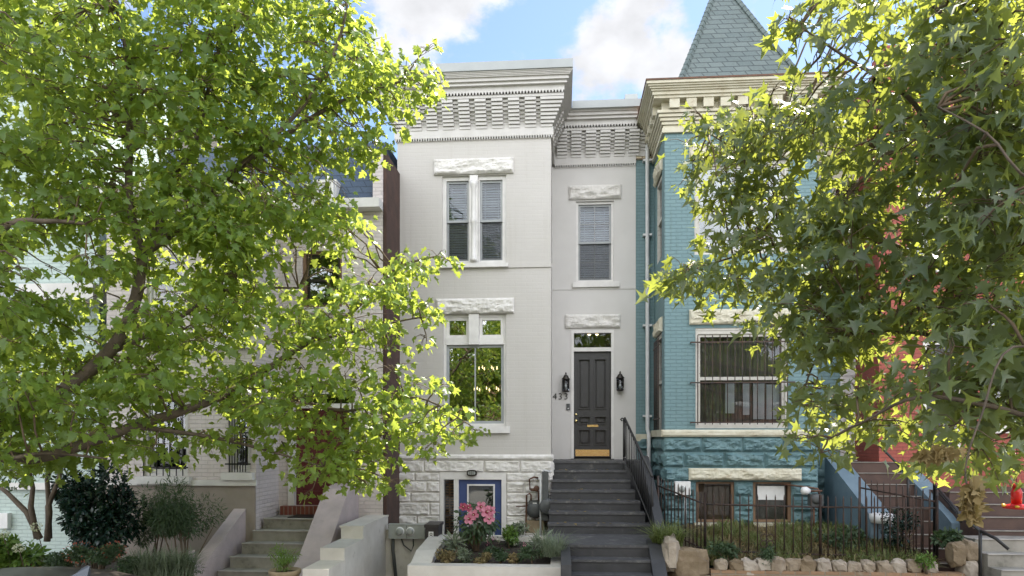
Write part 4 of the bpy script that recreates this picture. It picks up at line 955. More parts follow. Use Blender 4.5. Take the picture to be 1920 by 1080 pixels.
MB().box(X(0, -1.25), X(18, -1.25), -1.3, -1.202, Z(990, -1.25, 10), Z(962, -1.25, 10)).build('vent_cover', 'plaque', MH)
b = MB()
for wv, h0, h1 in ((.1, 0, .2), (.2, .2, .35), (.32, .35, .55)): b.box(ml, mr_, -1.2-wv, -.9, Z(60, -1.2, 90)-.2+h0, Z(60, -1.2, 90)-.2+h1-.001)
b.build('cornice', 'mint_brick', MH)

# ================================================================ AREA WALL, METERS, BIN, PLANTER
b = MB()
wx = -3.05
b.box(wx-.35, wx, -2.45, YP+.05, 0, 1.27); b.box(wx-.352, wx-.002, -3.35, -2.451, 0, 1.10); b.box(wx-.354, wx-.004, -4.0, -3.351, 0, .93)
b.box(wx-.37, wx+.012, -2.46, YP+.05, 1.271, 1.30)
b.box(wx+.001, X(826, -1.0), -1.1, -.95, 0, Z(992, -1.0, 770))
b.build('area_wall', 'white_wall', None, 'stepped whitewashed wall beside the electric meters', 'wall')
YM = -1.1
mx0, mx1 = X(729, YM-.1), X(797, YM-.1); mz0, mz1 = Z(1010, YM-.1, 760), Z(984, YM-.1, 760)
em = thing('electric_meter', ((mx0+mx1)/2, YM, mz0), 'grey twin electric meter box on the whitewashed wall', 'meter')
MB().box(mx0, mx1, YM-.12, YM-.001, mz0, mz1).box(mx0-.01, mx1+.01, YM-.13, YM-.0, mz1+.0005, mz1+.012).build('box', 'grey_metal', em)
MB().box((mx0+mx1)/2-.004, (mx0+mx1)/2+.004, YM-.127, YM-.1205, mz0+.01, mz1-.01).build('seam', 'dark_grey', em)
for p in (750, 769):
    c_ = (X(p, YM-.12), YM-.12, (mz0+mz1)/2+.01)
    dl = MB().lathe([(.072, -.012), (.075, -.002), (.075, .0)], c_, 20, 'y').build('dial', 'plaque', em); MB().lathe([(.03, -.06), (.055, -.055), (.06, -.0125)], c_, 18, 'y').build('glass_dome', 'grey_metal', dl)
b = MB(); b.tube([(mx0+.06, YM-.05, mz0), (mx0+.06, YM-.05, mz0-.2), (mx0+.14, YM-.06, 0)], .03, 8); b.build('conduit', 'dark_grey', em)
b = MB(); b.tube([(mx0+.2, YM-.04, mz0), (mx0+.25, YM-.05, mz0-.12), (mx0+.38, YM-.05, mz0-.22), (mx0+.42, YM-.05, mz0-.12), (mx0+.41, YM-.04, mz0)], .012, 6); b.build('cable', 'dark_grey', em)
bx_0, bx_1 = X(797, -1.6), X(821, -1.6)
t = thing('rubbish_bin', ((bx_0+bx_1)/2, -1.6, .2), 'black bin marked 8 standing next to the meter box', 'bin')
zt2 = Z(983, -1.55, 808)
MB().prism([(bx_0+.02, .2), (bx_1-.02, .2), (bx_1, zt2-.05), (bx_0, zt2-.05)], 'y', -1.58, -1.15).build('body', 'bin', t)
MB().box(bx_0-.015, bx_1+.015, -1.61, -1.13, zt2-.05, zt2).build('lid', 'bin', t)
st_ = MB().box(X(803.5, -1.59), X(812.5, -1.59), -1.5885, -1.5805, Z(1010, -1.59, 808), Z(997, -1.59, 808)).build('sticker', 'plaque', t)
text('number', '8', .12, (X(808.1, -1.59), -1.590, Z(1008.3, -1.59, 808)), 'black_ink', st_, .001)
# planter
YF = -3.15; qx0, qx1 = X(764, YF), X(1053, YF); zpf = Z(1062, YF, 900); YK = -1.35
kx0, kx1 = X(800, YK), X(1050, YK); zpk = Z(1003, YK, 900)
pl = MB()
pl.box(qx0, qx1, YF, YF+.22, 0, zpf); pl.prism([(YF+.221, zpf), (YF+.221, 0), (YK, 0), (YK, zpk), (YK-.35, zpk), (YK-.8, zpk-.04), (-2.55, zpf+.12)], 'x', qx0+.001, qx0+.30); pl.box(qx0+.301, qx1-.15, YK-.12, YK, 0, zpk); pl.prism([(YF+.221, zpf), (YF+.221, 0), (YK-.121, 0), (YK-.121, zpf+.08)], 'x', qx1-.16, qx1-.001)
pl.build('planter', 'white_wall', None, 'whitewashed concrete raised planter in front of the blue basement door', 'planter')
def soilz(x, y): return zpf-.04+(zpk-zpf-.03)*max(0, min(1, (y-YF-.3)/(YK-YF-.5)))
terrain('planter_soil', qx0+.25, qx1-.12, YF+.18, YK-.08, soilz, 'soil', rough=.04)

# gas meter on the white stone base
gx, gz, gy = X(1003, -.15), Z(955, -.15), -.2
gm = thing('gas_meter', (gx, gy, gz-.2), 'grey gas meter with pipework on the white stone base', 'meter')
b = MB(); b.lathe([(.05, -.19), (.13, -.17), (.16, -.11), (.16, -.015), (.06, -.012)], (gx, gy+.12, gz), 18, 'y'); b.box(gx-.11, gx+.11, gy-.04, gy+.1, gz+.02, gz+.17); b.build('body', 'dark_grey', gm)
MB().box(gx-.035, gx+.035, gy-.053, gy-.041, gz+.09, gz+.135).build('dial', 'plaque', gm)
b = MB(); rr = .017
b.tube([(gx-.07, gy, gz+.17), (gx-.07, gy, gz+.27), (gx-.1, gy, gz+.30), (gx-.15, gy, gz+.27), (gx-.16, gy, gz-.15), (gx-.16, gy, gz-.6)], rr, 8)
b.tube([(gx+.07, gy, gz+.17), (gx+.07, gy, gz+.34), (gx-.09, gy, gz+.38), (gx-.10, gy, gz+.56), (gx-.02, gy+.03, gz+.60), (gx+.05, gy+.12, gz+.58)], rr, 8)
b.lathe([(.03, -.04), (.055, -.03), (.055, .03), (.03, .04)], (gx+.03, gy, gz+.39), 12, 'y'); b.lathe([(.025, -.06), (.03, .0), (.025, .06)], (gx-.02, gy, gz+.37), 10, 'x')
b.tube([(gx-.35, gy+.1, gz+.05), (gx-.2, gy+.02, gz+.06), (gx-.05, gy, gz+.1)], .012, 6); b.build('pipe', 'rust', gm)
MB().box(gx-.15, gx+.17, gy-.02, gy+.1, gz-.42, gz-.2).build('support_box', 'terracotta', gm)
MB().box(gx-.17, gx+.18, gy-.04, gy+.12, gz-.62, gz-.425).build('plinth', 'white_wall', gm)
# grey cabinet and cable reel by the steps
ux = X(1026, -.3); t = thing('utility_box', (ux, -.3, 1), 'tall narrow grey utility box beside the dark steps', 'utility box')
MB().box(ux-.09, ux+.02, -.42, -.05, Z(975, -.35, 1026), Z(884, -.35, 1026)).build('body', 'dark_grey', t); MB().tube([(ux-.12, -.4, .4), (ux-.12, -.4, Z(890, -.35, 1026)), (ux-.06, -.38, Z(881, -.35, 1026)), (ux+.06, -.3, Z(885, -.35, 1026))], .018, 8).build('conduit', 'pipe', t)
MB().lathe([(.12, -.5), (.15, -.47), (.15, -.30), (.1, -.2)], (ux+.01, 0, Z(950, -.4, 1026)), 18, 'y').build('round_cover', 'dark_grey', t)
b = MB(); cx_, cz_ = X(1040, -.55), Z(962, -.55, 1040); b.tube([(cx_+.10*math.cos(k*.42), -.55+.006*k, cz_+.11*math.sin(k*.42)) for k in range(32)], .009, 5); b.build('hose', 'grey_metal', None, 'small coil of grey cable hanging beside the steps', 'cable')

# ================================================================ BLUE HOUSE FRONT GARDEN
gzf = lambda x, y: .78+max(0, min(1, (y+2.3)/2.2))*.26
terrain('front_yard', X(1235, -2.3)-.15, X(1770, -2.3), -2.45, 0, gzf, 'dry_soil', 40, 24, .05)
lowb = MB().box(X(1330, -2.5), X(1800, -2.5), -2.62, -2.46, 0, Z(1071, -2.6, 1500)); lowb.build('low_wall', 'low_brick', None, 'low orange brick wall below the row of small boulders', 'wall')
def stone(c, r, seed):
    b = MB(); n, m_ = 14, 9; vs = []
    for j in range(m_+1):
        th = math.pi*j/m_
        for i in range(n):
            ph = 2*math.pi*i/n; d = Vector((math.sin(th)*math.cos(ph), math.sin(th)*math.sin(ph), math.cos(th)))
            k = 1+.26*noise.fractal(d*1.4+Vector((seed*3.1, seed, 0)), 1, 2, 4)+.2*noise.noise(d*2.6+Vector((seed, 0, 5)))
            d2 = Vector([math.copysign(abs(q)**.62, q) for q in d]); vs.append((c[0]+d2.x*r[0]*k, c[1]+d2.y*r[1]*k, c[2]+d2.z*r[2]*k))
    b.add(vs, [(j*n+i, (j+1)*n+i, (j+1)*n+(i+1) % n, j*n+(i+1) % n) for j in range(m_) for i in range(n)]); return b
xs_ = [1352, 1381, 1404, 1430, 1456, 1485, 1513, 1543, 1572, 1600, 1626, 1655, 1683, 1712, 1742]
for i, p in enumerate(xs_):
    c = P(p, 1063+random.uniform(-3, 3), 10.22); s_ = random.uniform(.095, .12)
    stone(c, (s_, .09, s_*random.uniform(.85, 1.1)), i+1).build('boulder', 'boulder', None, 'small tan stone standing in the row along the low brick wall', 'boulder', 'small stones edging the yard')
for i, (p, q, r0, lb) in enumerate([(1290, 1060, (.30, .22, .26), 'largest pale boulder at the left end of the yard wall'), (1256, 1035, (.12, .24, .26), 'narrow pale stone leaning between large boulder and dark steps'), (1310, 1095, (.26, .2, .2), 'flat brown stone under the largest boulder'),
                                    (1792, 1040, (.11, .12, .17), 'tall pale stone left of two at the yard corner'), (1818, 1034, (.10, .12, .15), 'rounded stone nearest the concrete street steps'), (1815, 1064, (.12, .14, .14), 'brown stone stacked below the rounded corner stone')]):
    c = P(p, q, 10.3); stone(c, r0, 40+i).build('boulder', 'boulder', None, lb, 'boulder')
# iron fence
FN = thing('iron_fence', (X(1500, -2), -2.1, .8), 'rusty black iron picket fence round the teal house yard', 'fence')
def frun(pa_, pb2, h, n, posts=True):
    a, b_ = Vector(pa_), Vector(pb2); m = MB()
    for k in range(n+1):
        p = a.lerp(b_, k/n); m.tube([p+Vector((0, 0, -.12)), p+Vector((0, 0, h+.07)), p+Vector((0, 0, h+.115))], [.0105, .0105, .002], 5)
    for q in (.08, h-.06): MB().tube([a+Vector((0, 0, q)), b_+Vector((0, 0, q))], .014, 4).build('rail', 'rust_iron', FN)
    m.build('picket', 'rust_iron', FN)
    if posts:
        for p in (a, b_): MB().tube([p+Vector((0, 0, -.2)), p+Vector((0, 0, h+.12))], .022, 6).build('post', 'rust_iron', FN)
def gp(px, Y, dz=0): x = X(px, Y); return (x, Y, gzf(x, Y)+dz)
frun(gp(1234, -.45), gp(1322, -1.95), .86, 13); frun(gp(1322, -1.95), gp(1538, -2.1), .86, 13); frun(gp(1538, -2.1), gp(1757, -2.1), .86, 15)
frun(gp(1612, -1.0), gp(1757, -2.1), .95, 12)
b = MB()
sc_ = Vector(gp(1432, -2.05)); 
for k, (dx_, dz_, r2) in enumerate([(0, .32, .05), (.1, .32, .05), (0, .22, .05), (.1, .22, .05)]):
    b.tube([(sc_.x+dx_+r2*math.cos(t_*.45), sc_.y, sc_.z+dz_+r2*math.sin(t_*.45)) for t_ in range(15)], .008, 5)
b.build('scroll', 'rust_iron', FN)
# gas meter of the teal house
gx, gz, gy = X(1528, -.3), Z(930, -.3, 1528), -.3
gm = thing('gas_meter', (gx, gy, gz-.2), 'grey gas meter with white cap on the teal stone base', 'meter')
b = MB(); b.box(gx-.1, gx+.12, gy-.08, gy+.08, gz-.17, gz+.03); b.lathe([(.04, -.11), (.09, -.09), (.1, -.0)], (gx, gy, gz-.05), 16, 'y'); b.build('body', 'dark_grey', gm)
MB().lathe([(.03, -.1), (.07, -.08), (.075, 0), (.03, .06)], (gx-.14, gy, gz+.09), 16, 'x').build('regulator', 'plaque', gm)
b = MB(); b.tube([(gx-.5, .0, gz+.19), (gx-.1, gy+.1, gz+.15), (gx+.05, gy, gz+.13), (gx+.08, gy, gz+.02)], .016, 7); b.tube([(gx-.12, gy, gz+.09), (gx+.12, gy, gz+.09)], .02, 7); b.tube([(gx-.02, gy, gz-.17), (gx-.02, gy, gz-.6)], .02, 7); b.build('pipe', 'rust', gm)
# white electric box on the teal wall
t = thing('electric_box', (X(1278, -.1), -.1, 1.6), 'white electric box on the teal wall behind the fence corner', 'electric box')
MB().box(X(1264, -.1), X(1293, -.1), -.2, -.06, Z(928, -.2, 1278), Z(903, -.2, 1278)).build('body', 'plaque', t)
MB().lathe([(.05, -.04), (.06, -.002), (.06, 0)], (X(1279, -.2), -.2, Z(917, -.2, 1278)), 16, 'y').build('meter_dial', 'grey_metal', t)
MB().tube([(X(1285, -.15), -.15, Z(930, -.2, 1278)), (X(1285, -.15), -.15, 1)], .02, 6).build('conduit', 'pipe', t)
# grass in the yard
n = 8000; gxs = rng.uniform(X(1330, -2.3), X(1755, -2.3), n); gys = rng.uniform(-2.42, -.1, n)
gb = np.column_stack([gxs, gys, [gzf(x, y)-.02 for x, y in zip(gxs, gys)]])
dens = np.array([noise.noise(Vector((x*1.6, y*1.6, 7))) for x, y in zip(gxs, gys)]); k = dens > -.06
blades('grass', gb[k], .22, .9, .008, 'grassblade', kind='stuff', label=None)
n = 3600; gxs = rng.uniform(X(1330, -2.3), X(1755, -2.3), n); gys = rng.uniform(-2.45, -.3, n)
blades('dry_grass', np.column_stack([gxs, gys, [gzf(x, y)-.02 for x, y in zip(gxs, gys)]]), .2, 1.1, .007, 'drygrass', kind='stuff')
def clump(name, c, r, n, h, lean, wd, m, label, cat='grass clump'):
    t = thing(name, c, label, cat); a = rng.uniform(0, 6.283, n); q = np.sqrt(rng.uniform(0, 1, n))
    bs_ = np.column_stack([c[0]+r[0]*q*np.cos(a), c[1]+r[1]*q*np.sin(a), np.full(n, c[2])]); blades('foliage', bs_, h, lean, wd, m, t); return t
clump('grass_clump', tuple(P(1252, 1024, 10.5)), (.22, .2), 420, .42, 1.1, .008, 'grassblade', 'green arching grass clump at the foot of the dark steps')
clump('grass_clump', tuple(P(1036, 1040, 10.1)), (.16, .28), 380, .40, 1.3, .004, 'sage', 'wispy grey green grass spilling over the right end of the planter')
bush('weed_plant', P(1360, 1035, 10.35), (.30, .15, .16), 700, .06, 'oval', 'bush', 'low leafy weed inside the left end of the fence', 'plant')
bush('weed_plant', P(1440, 1050, 10.25), (.16, .12, .22), 600, .055, 'oval', 'bush', 'leafy weed climbing over the small stones', 'plant')
bush('weed_plant', P(1590, 1010, 11.2), (.6, .3, .22), 900, .06, 'oval', 'bush', 'green weeds along the foot of the blue cheek wall', 'plant')
bush('yard_shrub', P(1690, 985, 11.0), (.42, .25, .42), 900, .055, 'oval', 'bushdark', 'dark open shrub behind the dense part of the fence', 'shrub')
bush('weed_plant', P(1780, 1012, 10.5), (.3, .2, .13), 500, .09, 'oval', 'bush', 'broad leaved weed beside the corner stones', 'plant')
bush('weed_plant', P(1735, 1055, 10.1), (.16, .1, .13), 300, .05, 'oval', 'fresh', 'small bright weed at the right end of the stone row', 'plant')

# ================================================================ PLANTER PLANTS
def hibiscus():
    c = P(893, 985, 10.6); t = thing('hibiscus', (c.x, c.y, soilz(c.x, c.y)), 'hibiscus plant with big pink flowers in the white planter', 'flowering plant')
    ps, q = cloud((c.x, c.y, c.z+.05), (.34, .26, .30), 420, .2); n2 = len(ps)
    leaf_mesh('foliage', ps, q+rng.normal(scale=.5, size=(n2, 3))+[0, 0, -.5], q*.6+[0, -.3, .9]+rng.normal(scale=.4, size=(n2, 3)), .10*rng.uniform(.6, 1.2, n2), 'oval', 'bush', t)
    b = MB()
    for k in range(9):
        e = Vector(ps[k*7]); b0 = Vector((c.x+random.uniform(-.05, .05), c.y, soilz(c.x, c.y))); b.tube([b0, b0.lerp(e, .5), e], [.012, .009, .005], 5)
    b.build('stem', 'twig', t)
    for (px, py, s) in ((880, 973, .085), (888, 965, .08), (913, 960, .095), (917, 972, .085), (902, 950, .08), (868, 950, .06), (921, 957, .07), (878, 952, .06)):
        s *= .98; f = P(px, py, 10.3); nrm = Vector((random.uniform(-.35, .35), -1, random.uniform(.0, .4))).normalized(); u = nrm.cross(Vector((0, 0, 1))).normalized(); v = u.cross(nrm)
        pb = MB()
        for k in range(5):
            an = 2*math.pi*k/5+px; d = u*math.cos(an)+v*math.sin(an); sdv = u*-math.sin(an)+v*math.cos(an)
            V = [f, f+d*s*.5-sdv*s*.42+nrm*.02, f+d*s-sdv*s*.36+nrm*.012, f+d*s*1.08+nrm*.004, f+d*s+sdv*s*.36+nrm*.012, f+d*s*.5+sdv*s*.42+nrm*.02]
            pb.add(V, [(0, 1, 2, 3), (0, 3, 4, 5)])
        fo = pb.build('flower', 'petal_dark' if px in (868, 878) else 'petal', t)
        MB().tube([f+nrm*.004, f+nrm*.012], [s*.34, s*.25], 9).build('flower_heart', 'petal_heart', fo); MB().tube([f, f+nrm*s*.7], .008, 5).build('stamen', 'whiteflower', fo)
hibiscus()
def PS(px, py):       # point on the planter soil
    for i in range(60):
        d = 9.4+i*.035; p = P(px, py, d)
        if p.z <= soilz(p.x, p.y)+.01 or i == 59: return Vector((p.x, p.y, soilz(p.x, p.y)))
for i, (px, py, r0, n, ls, kd, m_, lb) in enumerate([
    (889, 1026, (.16, .15, .15), 500, .055, 'oval', 'fresh', 'round bright green plant just under the hibiscus'), (957, 1022, (.15, .14, .15), 500, .055, 'oval', 'fresh', 'bright green plant right of the hibiscus'),
    (975, 1012, (.16, .15, .15), 450, .055, 'oval', 'sage', 'pale green plant at the back right of the planter'), (858, 1040, (.14, .12, .14), 90, .16, 'lance', 'sage', 'grey spiky leaved plant left in the planter'),
    (835, 1056, (.14, .12, .12), 350, .045, 'oval', 'drygrass', 'yellow brown low plant at the left front corner of the planter'), (870, 1056, (.14, .1, .10), 350, .045, 'oval', 'sage', 'small grey green plant beside the yellow corner plant'),
    (905, 1058, (.13, .1, .08), 320, .04, 'oval', 'drygrass', 'brownish ground plant front middle left of planter'), (938, 1058, (.13, .1, .08), 320, .04, 'oval', 'bush', 'low green plant at the front middle of the planter'),
    (965, 1059, (.12, .1, .08), 300, .04, 'oval', 'drygrass', 'brown tufted plant front middle right of planter'), (1000, 1058, (.16, .12, .13), 420, .05, 'oval', 'bush', 'green plant at the right front corner of the planter'),
    (1012, 1042, (.13, .12, .15), 80, .17, 'lance', 'sage', 'pale spiky leaved plant right in the planter'), (920, 1040, (.14, .12, .06), 220, .05, 'oval', 'bush', 'flat green plant in the middle of the planter')]):
    r0 = tuple(q*1.35 for q in r0); n = int(n*1.5); c = PS(px, py); bush('planter_plant', c+Vector((0, 0, r0[2]*.75)), r0, n, ls, kd, m_, lb, 'plant', stems=3, ground=c.z, lumps=5, group='plants in the white planter', droop=-.3 if kd == 'lance' else .1)
for i, (px, py) in enumerate([(913, 1020), (914, 1028), (966, 1026), (983, 1029), (873, 1042), (925, 1018), (935, 1022)]):
    c = PS(px, py); t = thing('small_flower', c, 'tiny pale pink flower among the planter soil', 'flower', 'tiny flowers in the planter'); MB().tube([c, c+Vector((0, 0, .06))], .004, 4).build('stem', 'bush', t)
    p, q = cloud(c+Vector((0, 0, .075)), (.03, .03, .02), 24, .3); leaf_mesh('petal', p, q, np.tile([0, 0, 1.], (24, 1))+q*.4, np.full(24, .028), 'oval', 'petal' if i % 2 else 'whiteflower', t)

# ================================================================ LEFT GARDEN
terrain('garden_bed', X(-250, -3.6), py0-.43, -3.5, YB, lambda x, y: .42+(y+3.5)*.14, 'soil', 40, 20, .06)
bush('camellia', P(178, 958, 9.6), (.8, .5, .82), 6500, .085, 'oval', 'bushdark', 'dark glossy camellia bush under the maple', 'bush', 7, .5, 12)
bush('garden_shrub', P(345, 965, 9.75), (.66, .45, .60), 5200, .085, 'lance', 'bush', 'airy grey green shrub before the tan bay', 'bush', 9, .5, 14)
bush('garden_shrub', P(285, 985, 9.9), (.4, .3, .5), 2200, .085, 'lance', 'bush', 'grey green shrub next to the camellia', 'bush', 6, .5, 8)
clump('lavender', tuple(P(300, 1085, 8.9)), (.45, .25), 900, .46, .9, .007, 'sage', 'pale spiky lavender bush at the bottom of the garden', 'plant')
bush('garden_plant', P(345, 1065, 8.9), (.28, .2, .2), 900, .045, 'lance', 'bush', 'soft green plant right of the lavender', 'plant')
bush('hydrangea', P(30, 1040, 8.7), (.5, .4, .32), 1300, .10, 'oval', 'fresh', 'broad leaved hydrangea at the bottom left', 'shrub', 6, .4, 9)
for i, (px, py) in enumerate([(68, 988), (35, 1028), (5, 1000)]):
    c = P(px, py, 8.4); t = thing('hydrangea_bloom', c, ['cream hydrangea flower head, the topmost', 'cream hydrangea flower head low in the leaves', 'cream hydrangea flower head at the left edge'][i], 'flower')
    p, q = cloud(c, (.06, .06, .045), 90, .7); leaf_mesh('petal', p, q+rng.normal(scale=.5, size=(90, 3)), q, np.full(90, .028), 'oval', 'whiteflower', t)
    MB().tube([c, c+Vector((0, .1, -.3))], .006, 5).build('stem', 'twig', t)
for i, (px, py, r0, m_, lb) in enumerate([(115, 1050, (.22, .2, .15), 'bush', 'green bedding plant beside the hydrangea'), (150, 1040, (.2, .2, .13), 'redflower', 'russet flowering plant under the camellia'), (195, 1040, (.2, .2, .15), 'bush', 'low green plant among the red flowers'), (215, 1035, (.13, .15, .1), 'redflower', 'red flowering plant left of the lavender'), (100, 1068, (.25, .2, .1), 'sage', 'grey ground cover plant at the kerb edge'), (60, 1065, (.12, .12, .06), 'redflower', 'small red flowering plant under the hydrangea'), (235, 1060, (.2, .2, .14), 'bush', 'green plant between red flowers and lavender')]):
    tb_ = bush('bedding_plant', P(px, py, 8.7), r0, 700, .05, 'oval', 'bush' if m_ == 'redflower' else m_, lb, 'plant', 3, None, 6)
    if m_ == 'redflower':
        p, q = cloud(P(px, py, 8.68)+Vector((0, 0, .03)), r0, 70, .8); leaf_mesh('blossom', p, q, q+[0, -.3, .8], np.full(70, .032), 'oval', 'redflower', tb_)
c = P(534, 1075, 8.9); t = thing('flower_pot', (c.x, c.y, c.z-.1), 'weathered clay pot at the foot of the concrete steps', 'pot')
MB().lathe([(.13, -.3), (.19, -.02), (.21, 0), (.21, .05), (.18, .05), (.16, 0)], c, 18).build('body', 'terracotta', t); MB().lathe([(.02, .0), (.165, .0), (.165, .012)], c, 14).build('soil', 'soil', t)
bush('potted_plant', P(534, 1045, 8.9), (.22, .2, .2), 700, .06, 'lance', 'fresh', 'feathery green plant growing in the clay pot', 'plant', 6, c.z, 8)
# slender multi-stem tree by the camellia
t = thing('crape_myrtle', tuple(P(85, 1010, 9.4)), 'slender multi stemmed small tree left of the camellia', 'tree'); o0 = origin(t); b = MB()
for pts in ([(88, 1015), (93, 960), (88, 900), (110, 840), (130, 790)], [(70, 1010), (58, 950), (62, 915), (50, 860)], [(75, 1010), (50, 960), (15, 925), (-10, 905)], [(92, 1010), (90, 950), (110, 900), (120, 850)]):
    b.tube([P(x, y, 9.4) for x, y in pts], [.045, .04, .032, .022, .012][:len(pts)], 7)
b.build('trunk', 'bark', t)
p = np.vstack([cloud(P(x, y, 9.4), (.5, .4, .25), 260, .2)[0] for x, y in ((60, 870), (130, 800), (10, 890))]); n2 = len(p)
leaf_mesh('crown', p, rng.normal(size=(n2, 3))+[0, 0, -.3], rng.normal(scale=.6, size=(n2, 3))+[0, 0, 1], .07*rng.uniform(.6, 1.2, n2), 'oval', 'bush', t)

# ================================================================ FEEDER at the far right
c = P(1906, 945, 7.2); t = thing('bird_feeder', c, 'red hummingbird feeder hanging at the right edge', 'bird feeder'); 
MB().lathe([(.02, -.05), (.12, -.045), (.125, -.02), (.05, 0), (.045, .005)], c, 18).build('base', 'redplastic', t); MB().lathe([(.045, .006), (.05, .12), (.03, .17)], c, 14).build('reservoir', 'redplastic', t); MB().lathe([(.03, .17), (.06, .18), (.02, .21)], c, 14).build('cap', 'redplastic', t)
MB().tube([c+Vector((0, 0, .2)), c+Vector((0, 0, 1.4))], .003, 4).build('hook', 'iron', t)
b = MB()
for k in range(6): an = k*math.pi/3; b.lathe([(.018, -.028), (.02, -.01), (.006, -.004)], c+Vector((.12*math.cos(an), .12*math.sin(an), 0)), 8)
b.build('port', 'yellowplastic', t)

# ================================================================ CAR
cy, cz = -6.05, -.20; xr_ = X(330, cy)
car = thing('parked_car', (xr_-2.1, cy, cz), 'dark parked car with a shark fin aerial at the kerb', 'car')
side = [(0, .35), (.02, .75), (.12, .98), (.35, 1.02), (.75, 1.30), (1.15, 1.385), (1.7, 1.42), (2.3, 1.40), (2.75, 1.30), (3.35, .98), (4.2, .86), (4.5, .70), (4.55, .35)]
b = MB(); vs = []
for s_, wf in ((-1, 0), (-.93, 1), (-.6, 2), (0, 3), (.6, 2), (.93, 1), (1, 0)):
    for i, (q, h) in enumerate(side):
        tuck = max(0, (h-.95))/.45; yy = s_*(.90-.22*tuck); hh = h-(.02 if abs(s_) > .9 and h > .5 else 0)+(.018*(1-abs(s_)) if h > 1.2 else 0)
        if abs(s_) == 1: hh = h-.05*(h > 1.2)
        vs.append((xr_-q, cy+yy, cz+hh))
m_ = len(side)
b.add(vs, [(l*m_+i, l*m_+i+1, (l+1)*m_+i+1, (l+1)*m_+i) for l in range(6) for i in range(m_-1)]+[tuple(range(m_))[::-1], tuple(6*m_+i for i in range(m_))], True)
b.build('body', 'carpaint', car)
for s_ in (-1, 1):
    b = MB(); pts = [(.62, 1.05), (.85, 1.28), (1.25, 1.345), (2.25, 1.355), (2.7, 1.24), (3.0, 1.05)]
    y_ = lambda h: cy+s_*(.905-.22*max(0, h-.95)/.45)
    b.add([(xr_-q, y_(h), cz+h) for q, h in pts], [tuple(range(6)) if s_ > 0 else tuple(range(6))[::-1]]); b.build('side_window', 'car_glass', car)
for q, s_ in ((.85, -1), (.85, 1), (3.65, -1), (3.65, 1)):
    wh = MB().lathe([(.2, -.11), (.31, -.11), (.33, -.07), (.33, .07), (.31, .11), (.2, .11)], (xr_-q, cy+s_*.80, cz+.33), 24, 'y').build('wheel', 'rubber', car); MB().lathe([(.05, -.115), (.2, -.113), (.2, .113), (.05, .115)], (xr_-q, cy+s_*.80, cz+.33), 16, 'y').build('rim', 'car_silver', wh)
for s_ in (-1, 1): MB().box(xr_-.06, xr_+.03, cy+s_*.62-.18, cy+s_*.62+.18, cz+.72, cz+.88).build('tail_light', 'redplastic', car)
MB().box(xr_-.03, xr_+.06, cy-.82, cy+.82, cz+.32, cz+.52).build('bumper', 'carpaint', car)
fx_ = X(166, cy); zt0 = cz+1.425; fin = MB()
prof = [(0, 0), (.015, .105), (-.02, .112), (-.07, .085), (-.13, .03), (-.19, 0)]
V = []
for s_, k in ((-1, 1), (1, 1)): V += [(fx_+q, cy+s_*(.022 if h < .02 else .008), zt0+h) for q, h in prof]
fin.add(V, [tuple(range(6)), tuple(range(6, 12))[::-1]]+[(i, 6+i, 6+(i+1) % 6, (i+1) % 6) for i in range(6)], False); fin.build('aerial_fin', 'car_fin', car)

